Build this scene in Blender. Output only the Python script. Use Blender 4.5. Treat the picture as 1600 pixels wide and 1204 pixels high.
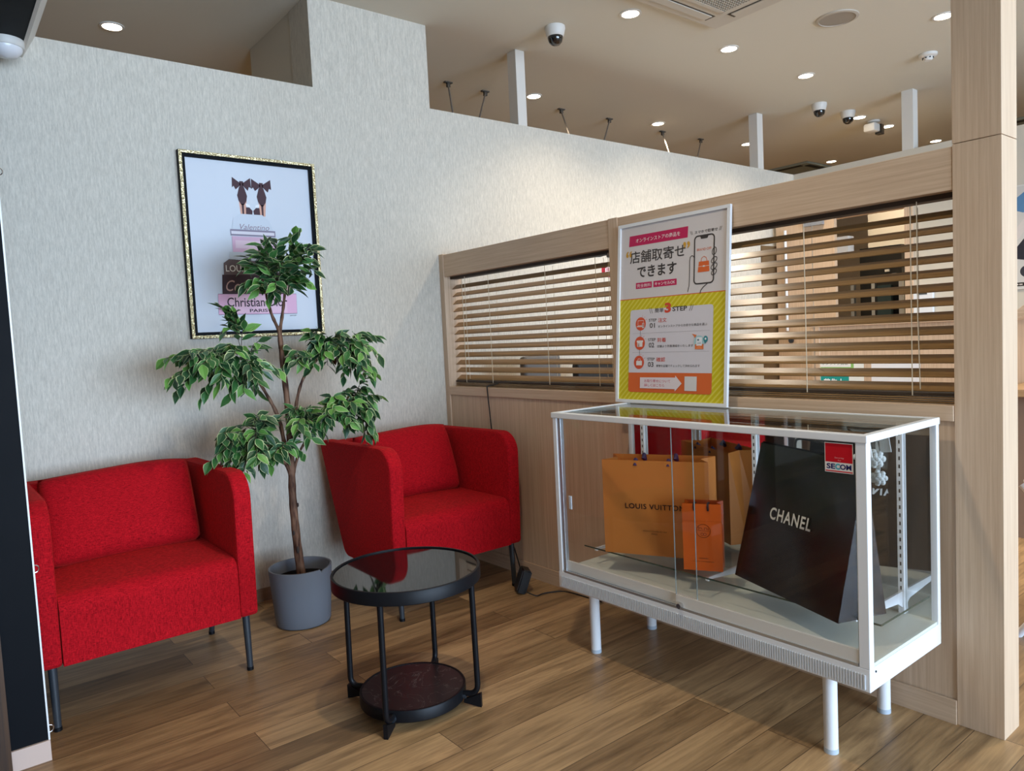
import bpy, bmesh, math, random
from mathutils import Vector, Matrix
random.seed(7)
S = bpy.context.scene
for o in list(bpy.data.objects): bpy.data.objects.remove(o)
COL = S.collection

# ---------------------------------------------------------------- camera
FPX = 1152.0
cam_d = bpy.data.cameras.new('camera'); cam = bpy.data.objects.new('camera', cam_d); COL.objects.link(cam)
cam_d.sensor_fit = 'HORIZONTAL'; cam_d.sensor_width = 36.0; cam_d.lens = 36.0 * FPX / 1600.0
cam_d.clip_start = 0.02; cam_d.clip_end = 100
yaw, pit, rol = math.radians(51.473), math.radians(-3.744), math.radians(-2.8045)
fw = Vector((math.cos(pit)*math.cos(yaw), math.cos(pit)*math.sin(yaw), math.sin(pit)))
rt0 = Vector((math.sin(yaw), -math.cos(yaw), 0)); up0 = rt0.cross(fw)
cr, sr = math.cos(rol), math.sin(rol)
rt = rt0*cr + up0*sr; up = -rt0*sr + up0*cr
M = Matrix((rt, up, -fw)).transposed().to_4x4(); M.translation = Vector((0, 0, 1.2))
cam.matrix_world = M
S.camera = cam

# ---------------------------------------------------------------- view, world, daylight
S.view_settings.view_transform = 'Standard'; S.view_settings.look = 'None'
S.view_settings.exposure = 0.3; S.view_settings.gamma = 1.0; S.view_settings.use_curve_mapping = False
W = bpy.data.worlds.new('world'); S.world = W; W.use_nodes = True
bg = W.node_tree.nodes['Background']; bg.inputs['Color'].default_value = (0.70, 0.83, 1.0, 1); bg.inputs['Strength'].default_value = 1.0

def area(name, loc, rot, sx, sy, power, col, spread=180):
    l = bpy.data.lights.new(name, 'AREA'); l.shape = 'RECTANGLE'; l.size = sx; l.size_y = sy
    l.energy = power; l.color = col; l.spread = math.radians(spread)
    o = bpy.data.objects.new(name, l); COL.objects.link(o); o.location = loc; o.rotation_euler = rot; return o
DAY = (0.56, 0.75, 1.0)
area('daylight_storefront', (2.0, -5.3, 1.35), (math.radians(90), 0, 0), 5.6, 2.3, 560, DAY)
LAMP_W, LAMP_COL = 58.0, (1.0, 0.85, 0.66)

# ---------------------------------------------------------------- materials
def lin(c):
    if isinstance(c, str):
        c = tuple(int(c[i:i+2], 16)/255 for i in (0, 2, 4))
    return tuple((x/12.92 if x <= .04045 else ((x+.055)/1.055)**2.4) for x in c) + (1,)
MATS = {}
def mat(name, col, rough=.5, metal=0, spec=.5, coat=0, sheen=0, emit=None, es=0):
    if name in MATS: return MATS[name]
    m = bpy.data.materials.new(name); m.use_nodes = True; b = m.node_tree.nodes['Principled BSDF']
    b.inputs['Base Color'].default_value = lin(col); b.inputs['Roughness'].default_value = rough
    b.inputs['Metallic'].default_value = metal; b.inputs['Specular IOR Level'].default_value = spec
    b.inputs['Coat Weight'].default_value = coat; b.inputs['Sheen Weight'].default_value = sheen
    if emit: b.inputs['Emission Color'].default_value = lin(emit); b.inputs['Emission Strength'].default_value = es
    # a faint procedural unevenness on every plain surface
    nt = m.node_tree; n = nt.nodes.new('ShaderNodeTexNoise'); n.inputs['Scale'].default_value = 9
    tc = nt.nodes.new('ShaderNodeTexCoord'); nt.links.new(tc.outputs['Object'], n.inputs['Vector'])
    mr = nt.nodes.new('ShaderNodeMapRange'); mr.inputs['To Min'].default_value = max(0, rough-.04); mr.inputs['To Max'].default_value = min(1, rough+.04)
    nt.links.new(n.outputs['Fac'], mr.inputs['Value']); nt.links.new(mr.outputs['Result'], b.inputs['Roughness'])
    MATS[name] = m; return m
def nodes(m): return m.node_tree.nodes, m.node_tree.links, m.node_tree.nodes['Principled BSDF']
def grain(name, c1, c2, axis, scale=1.0, rough=.45, bump=.05, stretch=22, spec=.4):
    """wood-like grain running along the given axis"""
    m = mat(name, c1, rough, spec=spec); N, L, b = nodes(m)
    tc = N.new('ShaderNodeTexCoord'); mp = N.new('ShaderNodeMapping')
    s = [stretch*3.0]*3; s['xyz'.index(axis)] = 1.6
    mp.inputs['Scale'].default_value = [v*scale for v in s]
    no = N.new('ShaderNodeTexNoise'); no.inputs['Scale'].default_value = 1.6; no.inputs['Detail'].default_value = 5; no.inputs['Roughness'].default_value = .65
    L.new(tc.outputs['Object'], mp.inputs['Vector']); L.new(mp.outputs['Vector'], no.inputs['Vector'])
    cr_ = N.new('ShaderNodeValToRGB'); cr_.color_ramp.elements[0].position = .32; cr_.color_ramp.elements[1].position = .68
    cr_.color_ramp.elements[0].color = lin(c2); cr_.color_ramp.elements[1].color = lin(c1)
    L.new(no.outputs['Fac'], cr_.inputs['Fac']); L.new(cr_.outputs['Color'], b.inputs['Base Color'])
    bu = N.new('ShaderNodeBump'); bu.inputs['Strength'].default_value = bump; bu.inputs['Distance'].default_value = .002
    L.new(no.outputs['Fac'], bu.inputs['Height']); L.new(bu.outputs['Normal'], b.inputs['Normal'])
    return m

OAK1, OAK2 = 'dcc1a4', 'c7a98c'
oak_v = grain('oak_vertical', OAK1, OAK2, 'z')
oak_h = grain('oak_horizontal', OAK1, OAK2, 'y')
oak_x = grain('oak_cross', OAK1, OAK2, 'x')
oak_slat = grain('slat_oak', 'a17e50', '7d5e39', 'y', rough=.3, spec=.55)
door_wood = grain('door_oak', 'd6b99a', 'c4a587', 'z')

# wallpaper: cream white with fine vertical slubs
def wallpaper(name, c1, c2):
    m = mat(name, c1, .6, spec=.35); N, L, b = nodes(m)
    tc = N.new('ShaderNodeTexCoord'); mp = N.new('ShaderNodeMapping'); mp.inputs['Scale'].default_value = (420, 420, 60)
    no = N.new('ShaderNodeTexNoise'); no.inputs['Scale'].default_value = 1; no.inputs['Detail'].default_value = 3; no.inputs['Roughness'].default_value = .7
    L.new(tc.outputs['Object'], mp.inputs['Vector']); L.new(mp.outputs['Vector'], no.inputs['Vector'])
    mp2 = N.new('ShaderNodeMapping'); mp2.inputs['Scale'].default_value = (150, 150, 20)
    n2 = N.new('ShaderNodeTexNoise'); n2.inputs['Scale'].default_value = 1; n2.inputs['Detail'].default_value = 4
    L.new(tc.outputs['Object'], mp2.inputs['Vector']); L.new(mp2.outputs['Vector'], n2.inputs['Vector'])
    mx = N.new('ShaderNodeMath'); mx.operation = 'ADD'; L.new(no.outputs['Fac'], mx.inputs[0]); L.new(n2.outputs['Fac'], mx.inputs[1])
    r = N.new('ShaderNodeValToRGB'); r.color_ramp.elements[0].position = .36*2*.5; r.color_ramp.elements[1].position = .64
    hv = N.new('ShaderNodeMath'); hv.operation = 'MULTIPLY'; hv.inputs[1].default_value = .5; L.new(mx.outputs[0], hv.inputs[0])
    r.color_ramp.elements[0].color = lin(c2); r.color_ramp.elements[1].color = lin(c1)
    L.new(hv.outputs[0], r.inputs['Fac']); L.new(r.outputs['Color'], b.inputs['Base Color'])
    bu = N.new('ShaderNodeBump'); bu.inputs['Strength'].default_value = .35; bu.inputs['Distance'].default_value = .002
    L.new(hv.outputs[0], bu.inputs['Height']); L.new(bu.outputs['Normal'], b.inputs['Normal'])
    return m
paper = wallpaper('wallpaper', 'ddd5c6', 'bfb8aa')
plaster = mat('plaster', 'd2c9b8', .8, spec=.2)
ceil_m = mat('ceiling_paint', 'd6d0c1', .9, spec=.15)

# floor: long brown planks
def floor_mat():
    m = mat('plank_floor', '9a7650', .38, spec=.5); N, L, b = nodes(m)
    tc = N.new('ShaderNodeTexCoord'); br = N.new('ShaderNodeTexBrick')
    br.offset = .37; br.offset_frequency = 2; br.squash = 1
    br.inputs['Scale'].default_value = 1; br.inputs['Brick Width'].default_value = 1.15; br.inputs['Row Height'].default_value = .135
    br.inputs['Mortar Size'].default_value = .0012; br.inputs['Mortar Smooth'].default_value = .3; br.inputs['Bias'].default_value = 0
    br.inputs['Color1'].default_value = (0, 0, 0, 1); br.inputs['Color2'].default_value = (1, 1, 1, 1); br.inputs['Mortar'].default_value = (.5, .5, .5, 1)
    L.new(tc.outputs['Object'], br.inputs['Vector'])
    sep = N.new('ShaderNodeSeparateColor'); L.new(br.outputs['Color'], sep.inputs['Color'])
    # grain, shifted plank by plank
    cb = N.new('ShaderNodeCombineXYZ'); ml = N.new('ShaderNodeMath'); ml.operation = 'MULTIPLY'; ml.inputs[1].default_value = 37
    L.new(sep.outputs['Red'], ml.inputs[0]); L.new(ml.outputs[0], cb.inputs['Z']); L.new(ml.outputs[0], cb.inputs['X'])
    ad = N.new('ShaderNodeVectorMath'); L.new(tc.outputs['Object'], ad.inputs[0]); L.new(cb.outputs[0], ad.inputs[1])
    mp = N.new('ShaderNodeMapping'); mp.inputs['Scale'].default_value = (1.8, 15, 1); L.new(ad.outputs[0], mp.inputs['Vector'])
    no = N.new('ShaderNodeTexNoise'); no.inputs['Scale'].default_value = 1.5; no.inputs['Detail'].default_value = 7; no.inputs['Roughness'].default_value = .62; no.inputs['Distortion'].default_value = .6
    L.new(mp.outputs[0], no.inputs['Vector'])
    mpf = N.new('ShaderNodeMapping'); mpf.inputs['Scale'].default_value = (6, 120, 1); L.new(ad.outputs[0], mpf.inputs['Vector'])
    nf = N.new('ShaderNodeTexNoise'); nf.inputs['Scale'].default_value = 1; nf.inputs['Detail'].default_value = 3; L.new(mpf.outputs[0], nf.inputs['Vector'])
    # plank tone
    rt_ = N.new('ShaderNodeValToRGB'); e = rt_.color_ramp.elements
    e[0].position = 0; e[0].color = lin('8a6d4c'); e[1].position = 1; e[1].color = lin('c4a074')
    x = e.new(.45); x.color = lin('a5855e')
    L.new(sep.outputs['Red'], rt_.inputs['Fac'])
    rg = N.new('ShaderNodeValToRGB'); e = rg.color_ramp.elements
    e[0].position = .3; e[0].color = (.36, .32, .28, 1); e[1].position = .58; e[1].color = (1.08, 1.06, 1.03, 1)
    L.new(no.outputs['Fac'], rg.inputs['Fac'])
    mx = N.new('ShaderNodeMix'); mx.data_type = 'RGBA'; mx.blend_type = 'MULTIPLY'; mx.inputs['Factor'].default_value = .8
    L.new(rt_.outputs['Color'], mx.inputs['A']); L.new(rg.outputs['Color'], mx.inputs['B'])
    rf = N.new('ShaderNodeValToRGB'); e = rf.color_ramp.elements; e[0].position = .35; e[0].color = (.75, .73, .7, 1); e[1].position = .6; e[1].color = (1, 1, 1, 1)
    L.new(nf.outputs['Fac'], rf.inputs['Fac'])
    m2 = N.new('ShaderNodeMix'); m2.data_type = 'RGBA'; m2.blend_type = 'MULTIPLY'; m2.inputs['Factor'].default_value = .7
    L.new(mx.outputs['Result'], m2.inputs['A']); L.new(rf.outputs['Color'], m2.inputs['B'])
    m3 = N.new('ShaderNodeMix'); m3.data_type = 'RGBA'; m3.inputs['B'].default_value = lin('4a3626')
    L.new(br.outputs['Fac'], m3.inputs['Factor']); L.new(m2.outputs['Result'], m3.inputs['A'])
    L.new(m3.outputs['Result'], b.inputs['Base Color'])
    bu = N.new('ShaderNodeBump'); bu.inputs['Strength'].default_value = .12; bu.inputs['Distance'].default_value = .002
    L.new(no.outputs['Fac'], bu.inputs['Height']); L.new(bu.outputs['Normal'], b.inputs['Normal'])
    return m
floor_m = floor_mat()

# red woven upholstery
def fabric():
    m = mat('red_fabric', 'c40e1c', .9, spec=.12, sheen=.25); N, L, b = nodes(m)
    b.inputs['Sheen Tint'].default_value = lin('ff5040'); b.inputs['Sheen Roughness'].default_value = .5
    tc = N.new('ShaderNodeTexCoord')
    fs = []
    for sc in ((560, 560, 85), (85, 85, 560)):
        mp = N.new('ShaderNodeMapping'); mp.inputs['Scale'].default_value = sc; L.new(tc.outputs['Object'], mp.inputs['Vector'])
        no = N.new('ShaderNodeTexNoise'); no.inputs['Scale'].default_value = 1; no.inputs['Detail'].default_value = 2; L.new(mp.outputs[0], no.inputs['Vector']); fs.append(no)
    a = N.new('ShaderNodeMath'); a.operation = 'ADD'; L.new(fs[0].outputs['Fac'], a.inputs[0]); L.new(fs[1].outputs['Fac'], a.inputs[1])
    h = N.new('ShaderNodeMath'); h.operation = 'MULTIPLY'; h.inputs[1].default_value = .5; L.new(a.outputs[0], h.inputs[0])
    r = N.new('ShaderNodeValToRGB'); e = r.color_ramp.elements; e[0].position = .36; e[0].color = lin('7c0510'); e[1].position = .62; e[1].color = lin('c61420')
    L.new(h.outputs[0], r.inputs['Fac']); L.new(r.outputs['Color'], b.inputs['Base Color'])
    bu = N.new('ShaderNodeBump'); bu.inputs['Strength'].default_value = .4; bu.inputs['Distance'].default_value = .002
    L.new(h.outputs[0], bu.inputs['Height']); L.new(bu.outputs['Normal'], b.inputs['Normal'])
    return m
red = fabric()
black_metal = mat('black_metal', '0f1014', .45, spec=.22)
leg_metal = mat('leg_grey_metal', '2b3036', .45, spec=.5)
pot_m = mat('pot_grey', '70757d', .6, spec=.3)
soil_m = mat('soil', '15110e', .95, spec=.1)
white_metal = mat('white_metal', 'eceef0', .35, spec=.5)
white_plastic = mat('white_plastic', 'dcd8d0', .5)
alum = mat('aluminium', 'c9ced3', .3, metal=.8)
chrome = mat('chrome', 'd0d0d2', .15, metal=1)
mirror = mat('mirror_glass', 'd6d9d8', .02, metal=1)
black_board = mat('black_board', '0a0d12', .6, spec=.12)
dark_plastic = mat('dark_plastic', '08090b', .35)
deck_m = mat('case_deck', 'd2d2c4', .5)
green_edge = mat('glass_edge', '3c4a3e', .2)
def glass(name, tint, refl=.5, rough=0):
    m = bpy.data.materials.new(name); m.use_nodes = True; N = m.node_tree.nodes; L = m.node_tree.links; N.clear()
    o = N.new('ShaderNodeOutputMaterial'); t = N.new('ShaderNodeBsdfTransparent'); t.inputs['Color'].default_value = lin(tint)
    g = N.new('ShaderNodeBsdfGlossy'); g.inputs['Roughness'].default_value = rough
    f = N.new('ShaderNodeFresnel'); ge = N.new('ShaderNodeNewGeometry'); io = N.new('ShaderNodeMapRange')
    io.inputs['To Min'].default_value = 1.5; io.inputs['To Max'].default_value = 1/1.5; L.new(ge.outputs['Backfacing'], io.inputs['Value']); L.new(io.outputs[0], f.inputs['IOR'])
    k = N.new('ShaderNodeMath'); k.operation = 'MULTIPLY'; k.inputs[1].default_value = refl
    L.new(f.outputs[0], k.inputs[0]); x = N.new('ShaderNodeMixShader'); L.new(k.outputs[0], x.inputs[0]); L.new(t.outputs[0], x.inputs[1]); L.new(g.outputs[0], x.inputs[2])
    L.new(x.outputs[0], o.inputs['Surface']); MATS[name] = m; return m
clear = glass('clear_glass', 'ffffff', .55)
clear_top = glass('clear_top_glass', 'f6faf8', 1.0)
smoke = mat('smoked_glass', '101214', .03, spec=.5)
smoke.node_tree.nodes['Principled BSDF'].inputs['IOR'].default_value = 1.62

# ---------------------------------------------------------------- mesh helpers
class MB:
    def __init__(s): s.v = []; s.f = []; s.m = []
    def add(s, vs, fs, mi=0):
        k = len(s.v); s.v += [tuple(v) for v in vs]; s.f += [tuple(i+k for i in f) for f in fs]; s.m += [mi]*len(fs); return s
    def bm(s, b, mi=0):
        b.verts.index_update(); s.add([v.co[:] for v in b.verts], [[v.index for v in f.verts] for f in b.faces], mi); b.free(); return s
    def box(s, x0, x1, y0, y1, z0, z1, bev=0, mi=0, seg=2):
        b = bmesh.new(); bmesh.ops.create_cube(b, size=1)
        for v in b.verts: v.co = Vector(((x0+x1)/2+v.co.x*(x1-x0), (y0+y1)/2+v.co.y*(y1-y0), (z0+z1)/2+v.co.z*(z1-z0)))
        if bev: bmesh.ops.bevel(b, geom=b.edges[:], offset=bev, segments=seg, affect='EDGES', profile=.5)
        return s.bm(b, mi)
    def tube(s, pts, r, n=12, mi=0, caps=True):
        pts = [Vector(p) for p in pts]; rs = r if isinstance(r, (list, tuple)) else [r]*len(pts)
        d0 = (pts[1]-pts[0]).normalized(); a = d0.orthogonal().normalized(); vs = []; prev = d0
        for i, p in enumerate(pts):
            d = (pts[min(i+1, len(pts)-1)]-pts[max(i-1, 0)]).normalized()
            a = (a - d*a.dot(d)).normalized(); c = d.cross(a)
            for k in range(n):
                t = 2*math.pi*k/n; vs.append(p+(a*math.cos(t)+c*math.sin(t))*rs[i])
        fs = [(i*n+k, i*n+(k+1) % n, (i+1)*n+(k+1) % n, (i+1)*n+k) for i in range(len(pts)-1) for k in range(n)]
        if caps: fs += [tuple(range(n))[::-1], tuple(range((len(pts)-1)*n, len(pts)*n))]
        return s.add(vs, fs, mi)
    def lathe(s, prof, c=(0, 0, 0), n=48, mi=0):
        vs = [(c[0]+r*math.cos(2*math.pi*k/n), c[1]+r*math.sin(2*math.pi*k/n), c[2]+z) for r, z in prof for k in range(n)]
        fs = [(i*n+k, i*n+(k+1) % n, (i+1)*n+(k+1) % n, (i+1)*n+k) for i in range(len(prof)-1) for k in range(n)]
        if prof[0][0] > 1e-5: pass
        return s.add(vs, fs, mi)
    def disc(s, c, r, n=48, flip=False, mi=0):
        vs = [(c[0]+r*math.cos(2*math.pi*k/n), c[1]+r*math.sin(2*math.pi*k/n), c[2]) for k in range(n)]
        return s.add(vs, [tuple(range(n))[::-1] if flip else tuple(range(n))], mi)
    def prism(s, poly, axis, a0, a1, bev=0, mi=0, seg=2):
        """poly in the two other axes (in xyz order), extruded along axis"""
        b = bmesh.new(); i = 'xyz'.index(axis); oth = [k for k in range(3) if k != i]
        def P(p, a):
            c = [0, 0, 0]; c[i] = a; c[oth[0]], c[oth[1]] = p; return b.verts.new(c)
        lo = [P(p, a0) for p in poly]; hi = [P(p, a1) for p in poly]; n = len(poly)
        b.faces.new(lo); b.faces.new(hi[::-1])
        for k in range(n): b.faces.new((lo[k], hi[k], hi[(k+1) % n], lo[(k+1) % n]))
        bmesh.ops.recalc_face_normals(b, faces=b.faces)
        if bev:
            es = [e for e in b.edges if abs(e.verts[0].co[i]-e.verts[1].co[i]) < 1e-6]
            bmesh.ops.bevel(b, geom=es, offset=bev, segments=seg, affect='EDGES', profile=.5)
        return s.bm(b, mi)
    def build(s, name, mats, parent=None, loc=None, smooth=False, **tags):
        me = bpy.data.meshes.new(name); org = Vector((0, 0, 0))
        root = parent
        while root is not None and root.parent is not None: root = root.parent
        if root is not None: org = Vector(root.location)
        elif loc is not None: org = Vector(loc)
        me.from_pydata([(v[0]-org.x, v[1]-org.y, v[2]-org.z) for v in s.v], [], s.f)
        if not isinstance(mats, (list, tuple)): mats = [mats]
        for m in mats: me.materials.append(m)
        me.polygons.foreach_set('material_index', s.m)
        b = bmesh.new(); b.from_mesh(me); bmesh.ops.recalc_face_normals(b, faces=b.faces) if tags.pop('recalc', True) else None
        b.to_mesh(me); b.free()
        o = bpy.data.objects.new(name, me); COL.objects.link(o)
        if parent is not None: o.parent = parent
        elif loc is not None: o.location = loc
        if smooth:
            me.polygons.foreach_set('use_smooth', [True]*len(me.polygons))
            try:
                me.set_sharp_from_angle(angle=math.radians(42))
            except Exception: pass
        for k, v in tags.items(): o[k] = v
        return o
def thing(name, label, cat, loc, group=None):
    o = bpy.data.objects.new(name, None); COL.objects.link(o); o.location = loc; o.empty_display_size = .1
    o['label'] = label; o['category'] = cat
    if group: o['group'] = group
    return o
def structure(name, loc=(0, 0, 0)):
    o = bpy.data.objects.new(name, None); COL.objects.link(o); o.location = loc; o['kind'] = 'structure'; return o
def tag(o, label, cat, group=None):
    o['label'] = label; o['category'] = cat
    if group: o['group'] = group
    return o
def copy_tree(o, loc=None, label=None, parent=None):
    c = o.copy(); COL.objects.link(c)
    if parent is not None: c.parent = parent
    for ch in [x for x in bpy.data.objects if x.parent == o]: copy_tree(ch, parent=c)
    if loc is not None: c.location = loc
    if label: c['label'] = label
    return c
def rounded(poly, rad, seg=6):
    """round the corners of a 2-D polygon; rad is one number or one per corner"""
    n = len(poly); out = []
    for i, p in enumerate(poly):
        r = rad[i] if isinstance(rad, (list, tuple)) else rad
        p = Vector(p); a = Vector(poly[i-1]); c = Vector(poly[(i+1) % n])
        if r <= 0: out.append(tuple(p)); continue
        u = (a-p).normalized(); w = (c-p).normalized(); ang = u.angle(w); d = r/math.tan(ang/2)
        s0 = p+u*d; s1 = p+w*d; cen = p+(u+w).normalized()*(r/math.sin(ang/2))
        v0 = s0-cen; v1 = s1-cen; tot = v0.angle_signed(v1)
        for k in range(seg+1):
            t = tot*k/seg; q = v0.copy(); q.rotate(Matrix.Rotation(-t, 2)); out.append(tuple(cen+q))
    return out

def text_mesh(body, bold=0.0, shear=0.0, spacing=1.0):
    cu = bpy.data.curves.new('lettering', 'FONT'); cu.body = body; cu.offset = bold; cu.shear = shear; cu.space_character = spacing
    cu.resolution_u = 3
    o = bpy.data.objects.new('lettering', cu); COL.objects.link(o); bpy.context.view_layer.update()
    me = bpy.data.meshes.new_from_object(o.evaluated_get(bpy.context.evaluated_depsgraph_get()))
    vs = [(v.co.x, v.co.y) for v in me.vertices]; fs = [tuple(p.vertices) for p in me.polygons]
    bpy.data.objects.remove(o); bpy.data.curves.remove(cu); bpy.data.meshes.remove(me)
    return vs, fs
class Art:
    """flat printed artwork laid on a plane O + u*U + v*V, each layer a hair above the last"""
    def __init__(s, O, U, V, step=.00025, start=.0004):
        s.O, s.U, s.V = Vector(O), Vector(U).normalized(), Vector(V).normalized(); s.N = s.U.cross(s.V).normalized()
        s.mb = MB(); s.mats = []; s.h = start; s.step = step
    def mi(s, c):
        m = mat('print_'+c, c, .55, spec=.3)
        if m not in s.mats: s.mats.append(m)
        return s.mats.index(m)
    def put(s, vs, fs, c):
        s.mb.add([s.O+s.U*a+s.V*b+s.N*s.h for a, b in vs], fs, s.mi(c)); return s
    def up(s): s.h += s.step; return s
    def poly(s, pts, c): return s.put(pts, [tuple(range(len(pts)))], c)
    def rect(s, u0, v0, u1, v1, c): return s.poly([(u0, v0), (u1, v0), (u1, v1), (u0, v1)], c)
    def disc(s, u, v, r, c, ry=None, n=28): return s.poly([(u+r*math.cos(2*math.pi*k/n), v+(ry or r)*math.sin(2*math.pi*k/n)) for k in range(n)], c)
    def ring(s, u, v, r, w, c, n=32): return s.stroke([(u+r*math.cos(2*math.pi*k/n), v+r*math.sin(2*math.pi*k/n)) for k in range(n+1)], w, c)
    def stroke(s, pts, w, c):
        pts = [Vector(p) for p in pts]; vs = []
        for i, p in enumerate(pts):
            d = pts[min(i+1, len(pts)-1)]-pts[max(i-1, 0)]
            if (pts[0]-pts[-1]).length < 1e-6 and i in (0, len(pts)-1): d = pts[1]-pts[-2]
            d.normalize(); q = Vector((-d.y, d.x))*w/2; vs += [tuple(p+q), tuple(p-q)]
        return s.put(vs, [(2*i, 2*i+1, 2*i+3, 2*i+2) for i in range(len(pts)-1)], c)
    def text(s, body, box, c, bold=0.0, shear=0.0, spacing=1.0):
        vs, fs = text_mesh(body, bold, shear, spacing)
        xs = [v[0] for v in vs]; ys = [v[1] for v in vs]; x0, x1, y0, y1 = min(xs), max(xs), min(ys), max(ys)
        u0, v0, u1, v1 = box
        return s.put([(u0+(x-x0)/(x1-x0)*(u1-u0), v0+(y-y0)/(y1-y0)*(v1-v0)) for x, y in vs], fs, c)
    def build(s, name, parent=None, **k): return s.mb.build(name, s.mats, parent, recalc=False, **k)

# ================================================================ SETTING
H = 2.92
YA, XB, ZT = 3.479, 2.295, 2.475          # back wall face, partition face, low wall height
MB().box(-4, 11, -5.6, 6, -.1, 0).build('floor', floor_m, kind='structure')
MB().box(-4, 11, -5.6, 6, H, H+.1).build('ceiling', ceil_m, kind='structure')
MB().box(-3.9, 6.08, YA, YA+.1, 0, ZT).build('wall_back', paper, kind='structure')
cw = structure('wall_column', (1.6, 3.48, 0))
MB().box(1.61, 2.29, YA+.004, 3.715, ZT, H).box(1.61, 2.29, YA+.1, 3.715, 0, ZT).build('column', paper, cw)
MB().box(1.613, 2.29, 3.716, 4.29, 0, H).build('column_core', plaster, cw)
MB().box(-4, -3.9, -5.6, 6, 0, H).build('wall_left', mat('left_wall_low_bounce', '8f8375', .8), kind='structure')  # unseen wall, its colour darkened so that it bounces less light
MB().box(-4, 11, 5.9, 6, 0, H).build('wall_rear', plaster, kind='structure')
MB().box(10.9, 11, -5.6, 6, 0, H).build('wall_end', plaster, kind='structure')
# street side: a glazed front that lets the daylight in
fr = structure('wall_front', (0, -5.5, 0))
MB().box(-4, -.9, -5.6, -5.5, 0, H).box(4.9, 11, -5.6, -5.5, 0, H).box(-.9, 4.9, -5.6, -5.5, 2.55, H).box(-.9, 4.9, -5.6, -5.5, 0, .12).build('front_panel', plaster, fr)
mb = MB()
for x in (-.9, 1.0, 2.9, 4.84): mb.box(x, x+.06, -5.58, -5.52, .12, 2.55)
mb.build('window_mullion', alum, fr)
# low rear partition across the shop
wf = structure('wall_far', (5.98, 2, 0))
MB().box(5.98, 6.08, -2.9, 2.53, 0, ZT).box(5.98, 6.08, 2.53, 3.25, 2.07, ZT).box(5.98, 6.08, 2.53, 3.25, 0, 1.2).box(5.98, 6.08, 3.25, YA, 0, ZT).build('wall_panel', plaster, wf)
MB().box(5.955, 6.085, 2.50, 2.56, 1.2, 2.1).box(5.955, 6.085, 2.56, 3.25, 2.05, 2.1).box(5.955, 6.085, 3.22, 3.25, 1.2, 2.05).build('opening_frame', oak_v, wf)
MB().box(7.3, 7.36, 1.5, YA, 0, 2.35).build('wall_inner', plaster, kind='structure')
# slim posts that carry the ceiling above the low walls
posts = [(2.92, 2.99, YA+.001, 3.56, 'slim white post on the back wall top, left of the round ceiling lights'),
         (5.45, 5.53, YA+.001, 3.56, 'slim white post at the far end of the back wall top'),
         (5.98, 6.06, 2.495, 2.58, 'slim white post above the far low wall, beside the oak pillar')]
for k, (a, b, c, d, lab) in enumerate(posts):
    o = MB().box(a, b, c, d, ZT, H, .002).build('ceiling_post', mat('post_white', 'dcd6cc', .6), loc=(a, c, ZT)); tag(o, lab, 'post', 'slim posts above the low walls')
# baseboards
MB().box(.22, XB, YA-.008, YA, 0, .062).build('baseboard_back', grain('base_brown', 'a5886c', '8f735a', 'x'), kind='structure')
MB().box(XB-.008, XB, .856, 3.44, 0, .072).build('baseboard_right', oak_h, kind='structure')

# oak partition with two openings for blinds
wp = structure('wall_partition', (XB, 2, 0))
MB().box(XB+.004, XB+.10, .856, 3.44, 0, .897).build('lower_panel', oak_v, wp)
MB().box(XB-.006, XB+.112, .856, 3.437, .897, .943, .002).build('sill', oak_h, wp)
MB().box(XB, XB+.11, .856, 3.437, 1.552, 1.672, .002).build('top_rail', oak_h, wp)
MB().box(XB-.004, XB+.114, 3.437, YA-.001, 0, 1.676, .0015).build('end_stile', oak_v, wp)
MB().box(XB-.004, XB+.114, 2.128, 2.180, .943, 1.674, .0015).build('mullion', oak_v, wp)
pl = structure('pillar', (2.35, .79, 0))
MB().box(XB-.002, 2.407, .733, .855, 0, 1.676, .0012).build('lower_casing', oak_v, pl)
MB().box(XB-.002, 2.407, .733, .855, 1.678, H, .0012).build('upper_casing', oak_v, pl)
pl.name = 'trim_1'

# black lined doorway at the far left
wl = structure('door_1', (.2, 2.6, 0))
MB().box(.112, .208, 2.582, YA-.002, .062, 2.385).build('door_jamb', black_board, wl)
MB().box(.112, .212, 2.574, YA-.002, 0, .062).build('jamb_foot', mat('foot_pink', 'cdb4a6', .6), wl)
MB().box(.208, .2125, 2.578, 2.60, .062, 2.385).build('jamb_edge', white_metal, wl)
MB().box(-.35, .111, 2.50, 2.54, 0, 2.385).build('door_leaf', grain('dark_door', '4a3018', '2c1c10', 'z'), wl)
sf = structure('trim_2', (.3, 3, 2.39))
MB().box(-.35, .40, 1.0, YA-.001, 2.388, ZT).build('soffit', black_board, sf)
MB().add([(.402, 1.0, 2.385), (.402, YA, 2.385), (.45, YA, ZT), (.45, 1.0, ZT), (.39, 1.0, 2.385), (.39, YA, 2.385), (.39, YA, ZT), (.39, 1.0, ZT)],
         [(0, 1, 2, 3), (4, 5, 6, 7), (0, 1, 5, 4), (3, 2, 6, 7), (0, 3, 7, 4), (1, 2, 6, 5)]).build('soffit_edge', white_plastic, sf)
for z, lab in ((1.746, 'small metal eyelet on the black jamb edge, level with the picture top'), (.583, 'small metal eyelet on the black jamb edge beside the left armchair'), (.093, 'small metal eyelet low on the black jamb, beside the armchair leg')):
    pts = [(.2125+.012*math.sin(t), 2.585, z+.011*math.cos(t)) for t in [math.pi*k/10 for k in range(11)]]
    tag(MB().tube(pts, .0016, 8).build('eyelet', chrome, loc=(.2125, 2.585, z), smooth=True), lab, 'hook', 'eyelets on the black jamb')
t = thing('motion_sensor', 'round white motion sensor under the black soffit', 'sensor', (.335, 3.33, 2.388))
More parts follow.
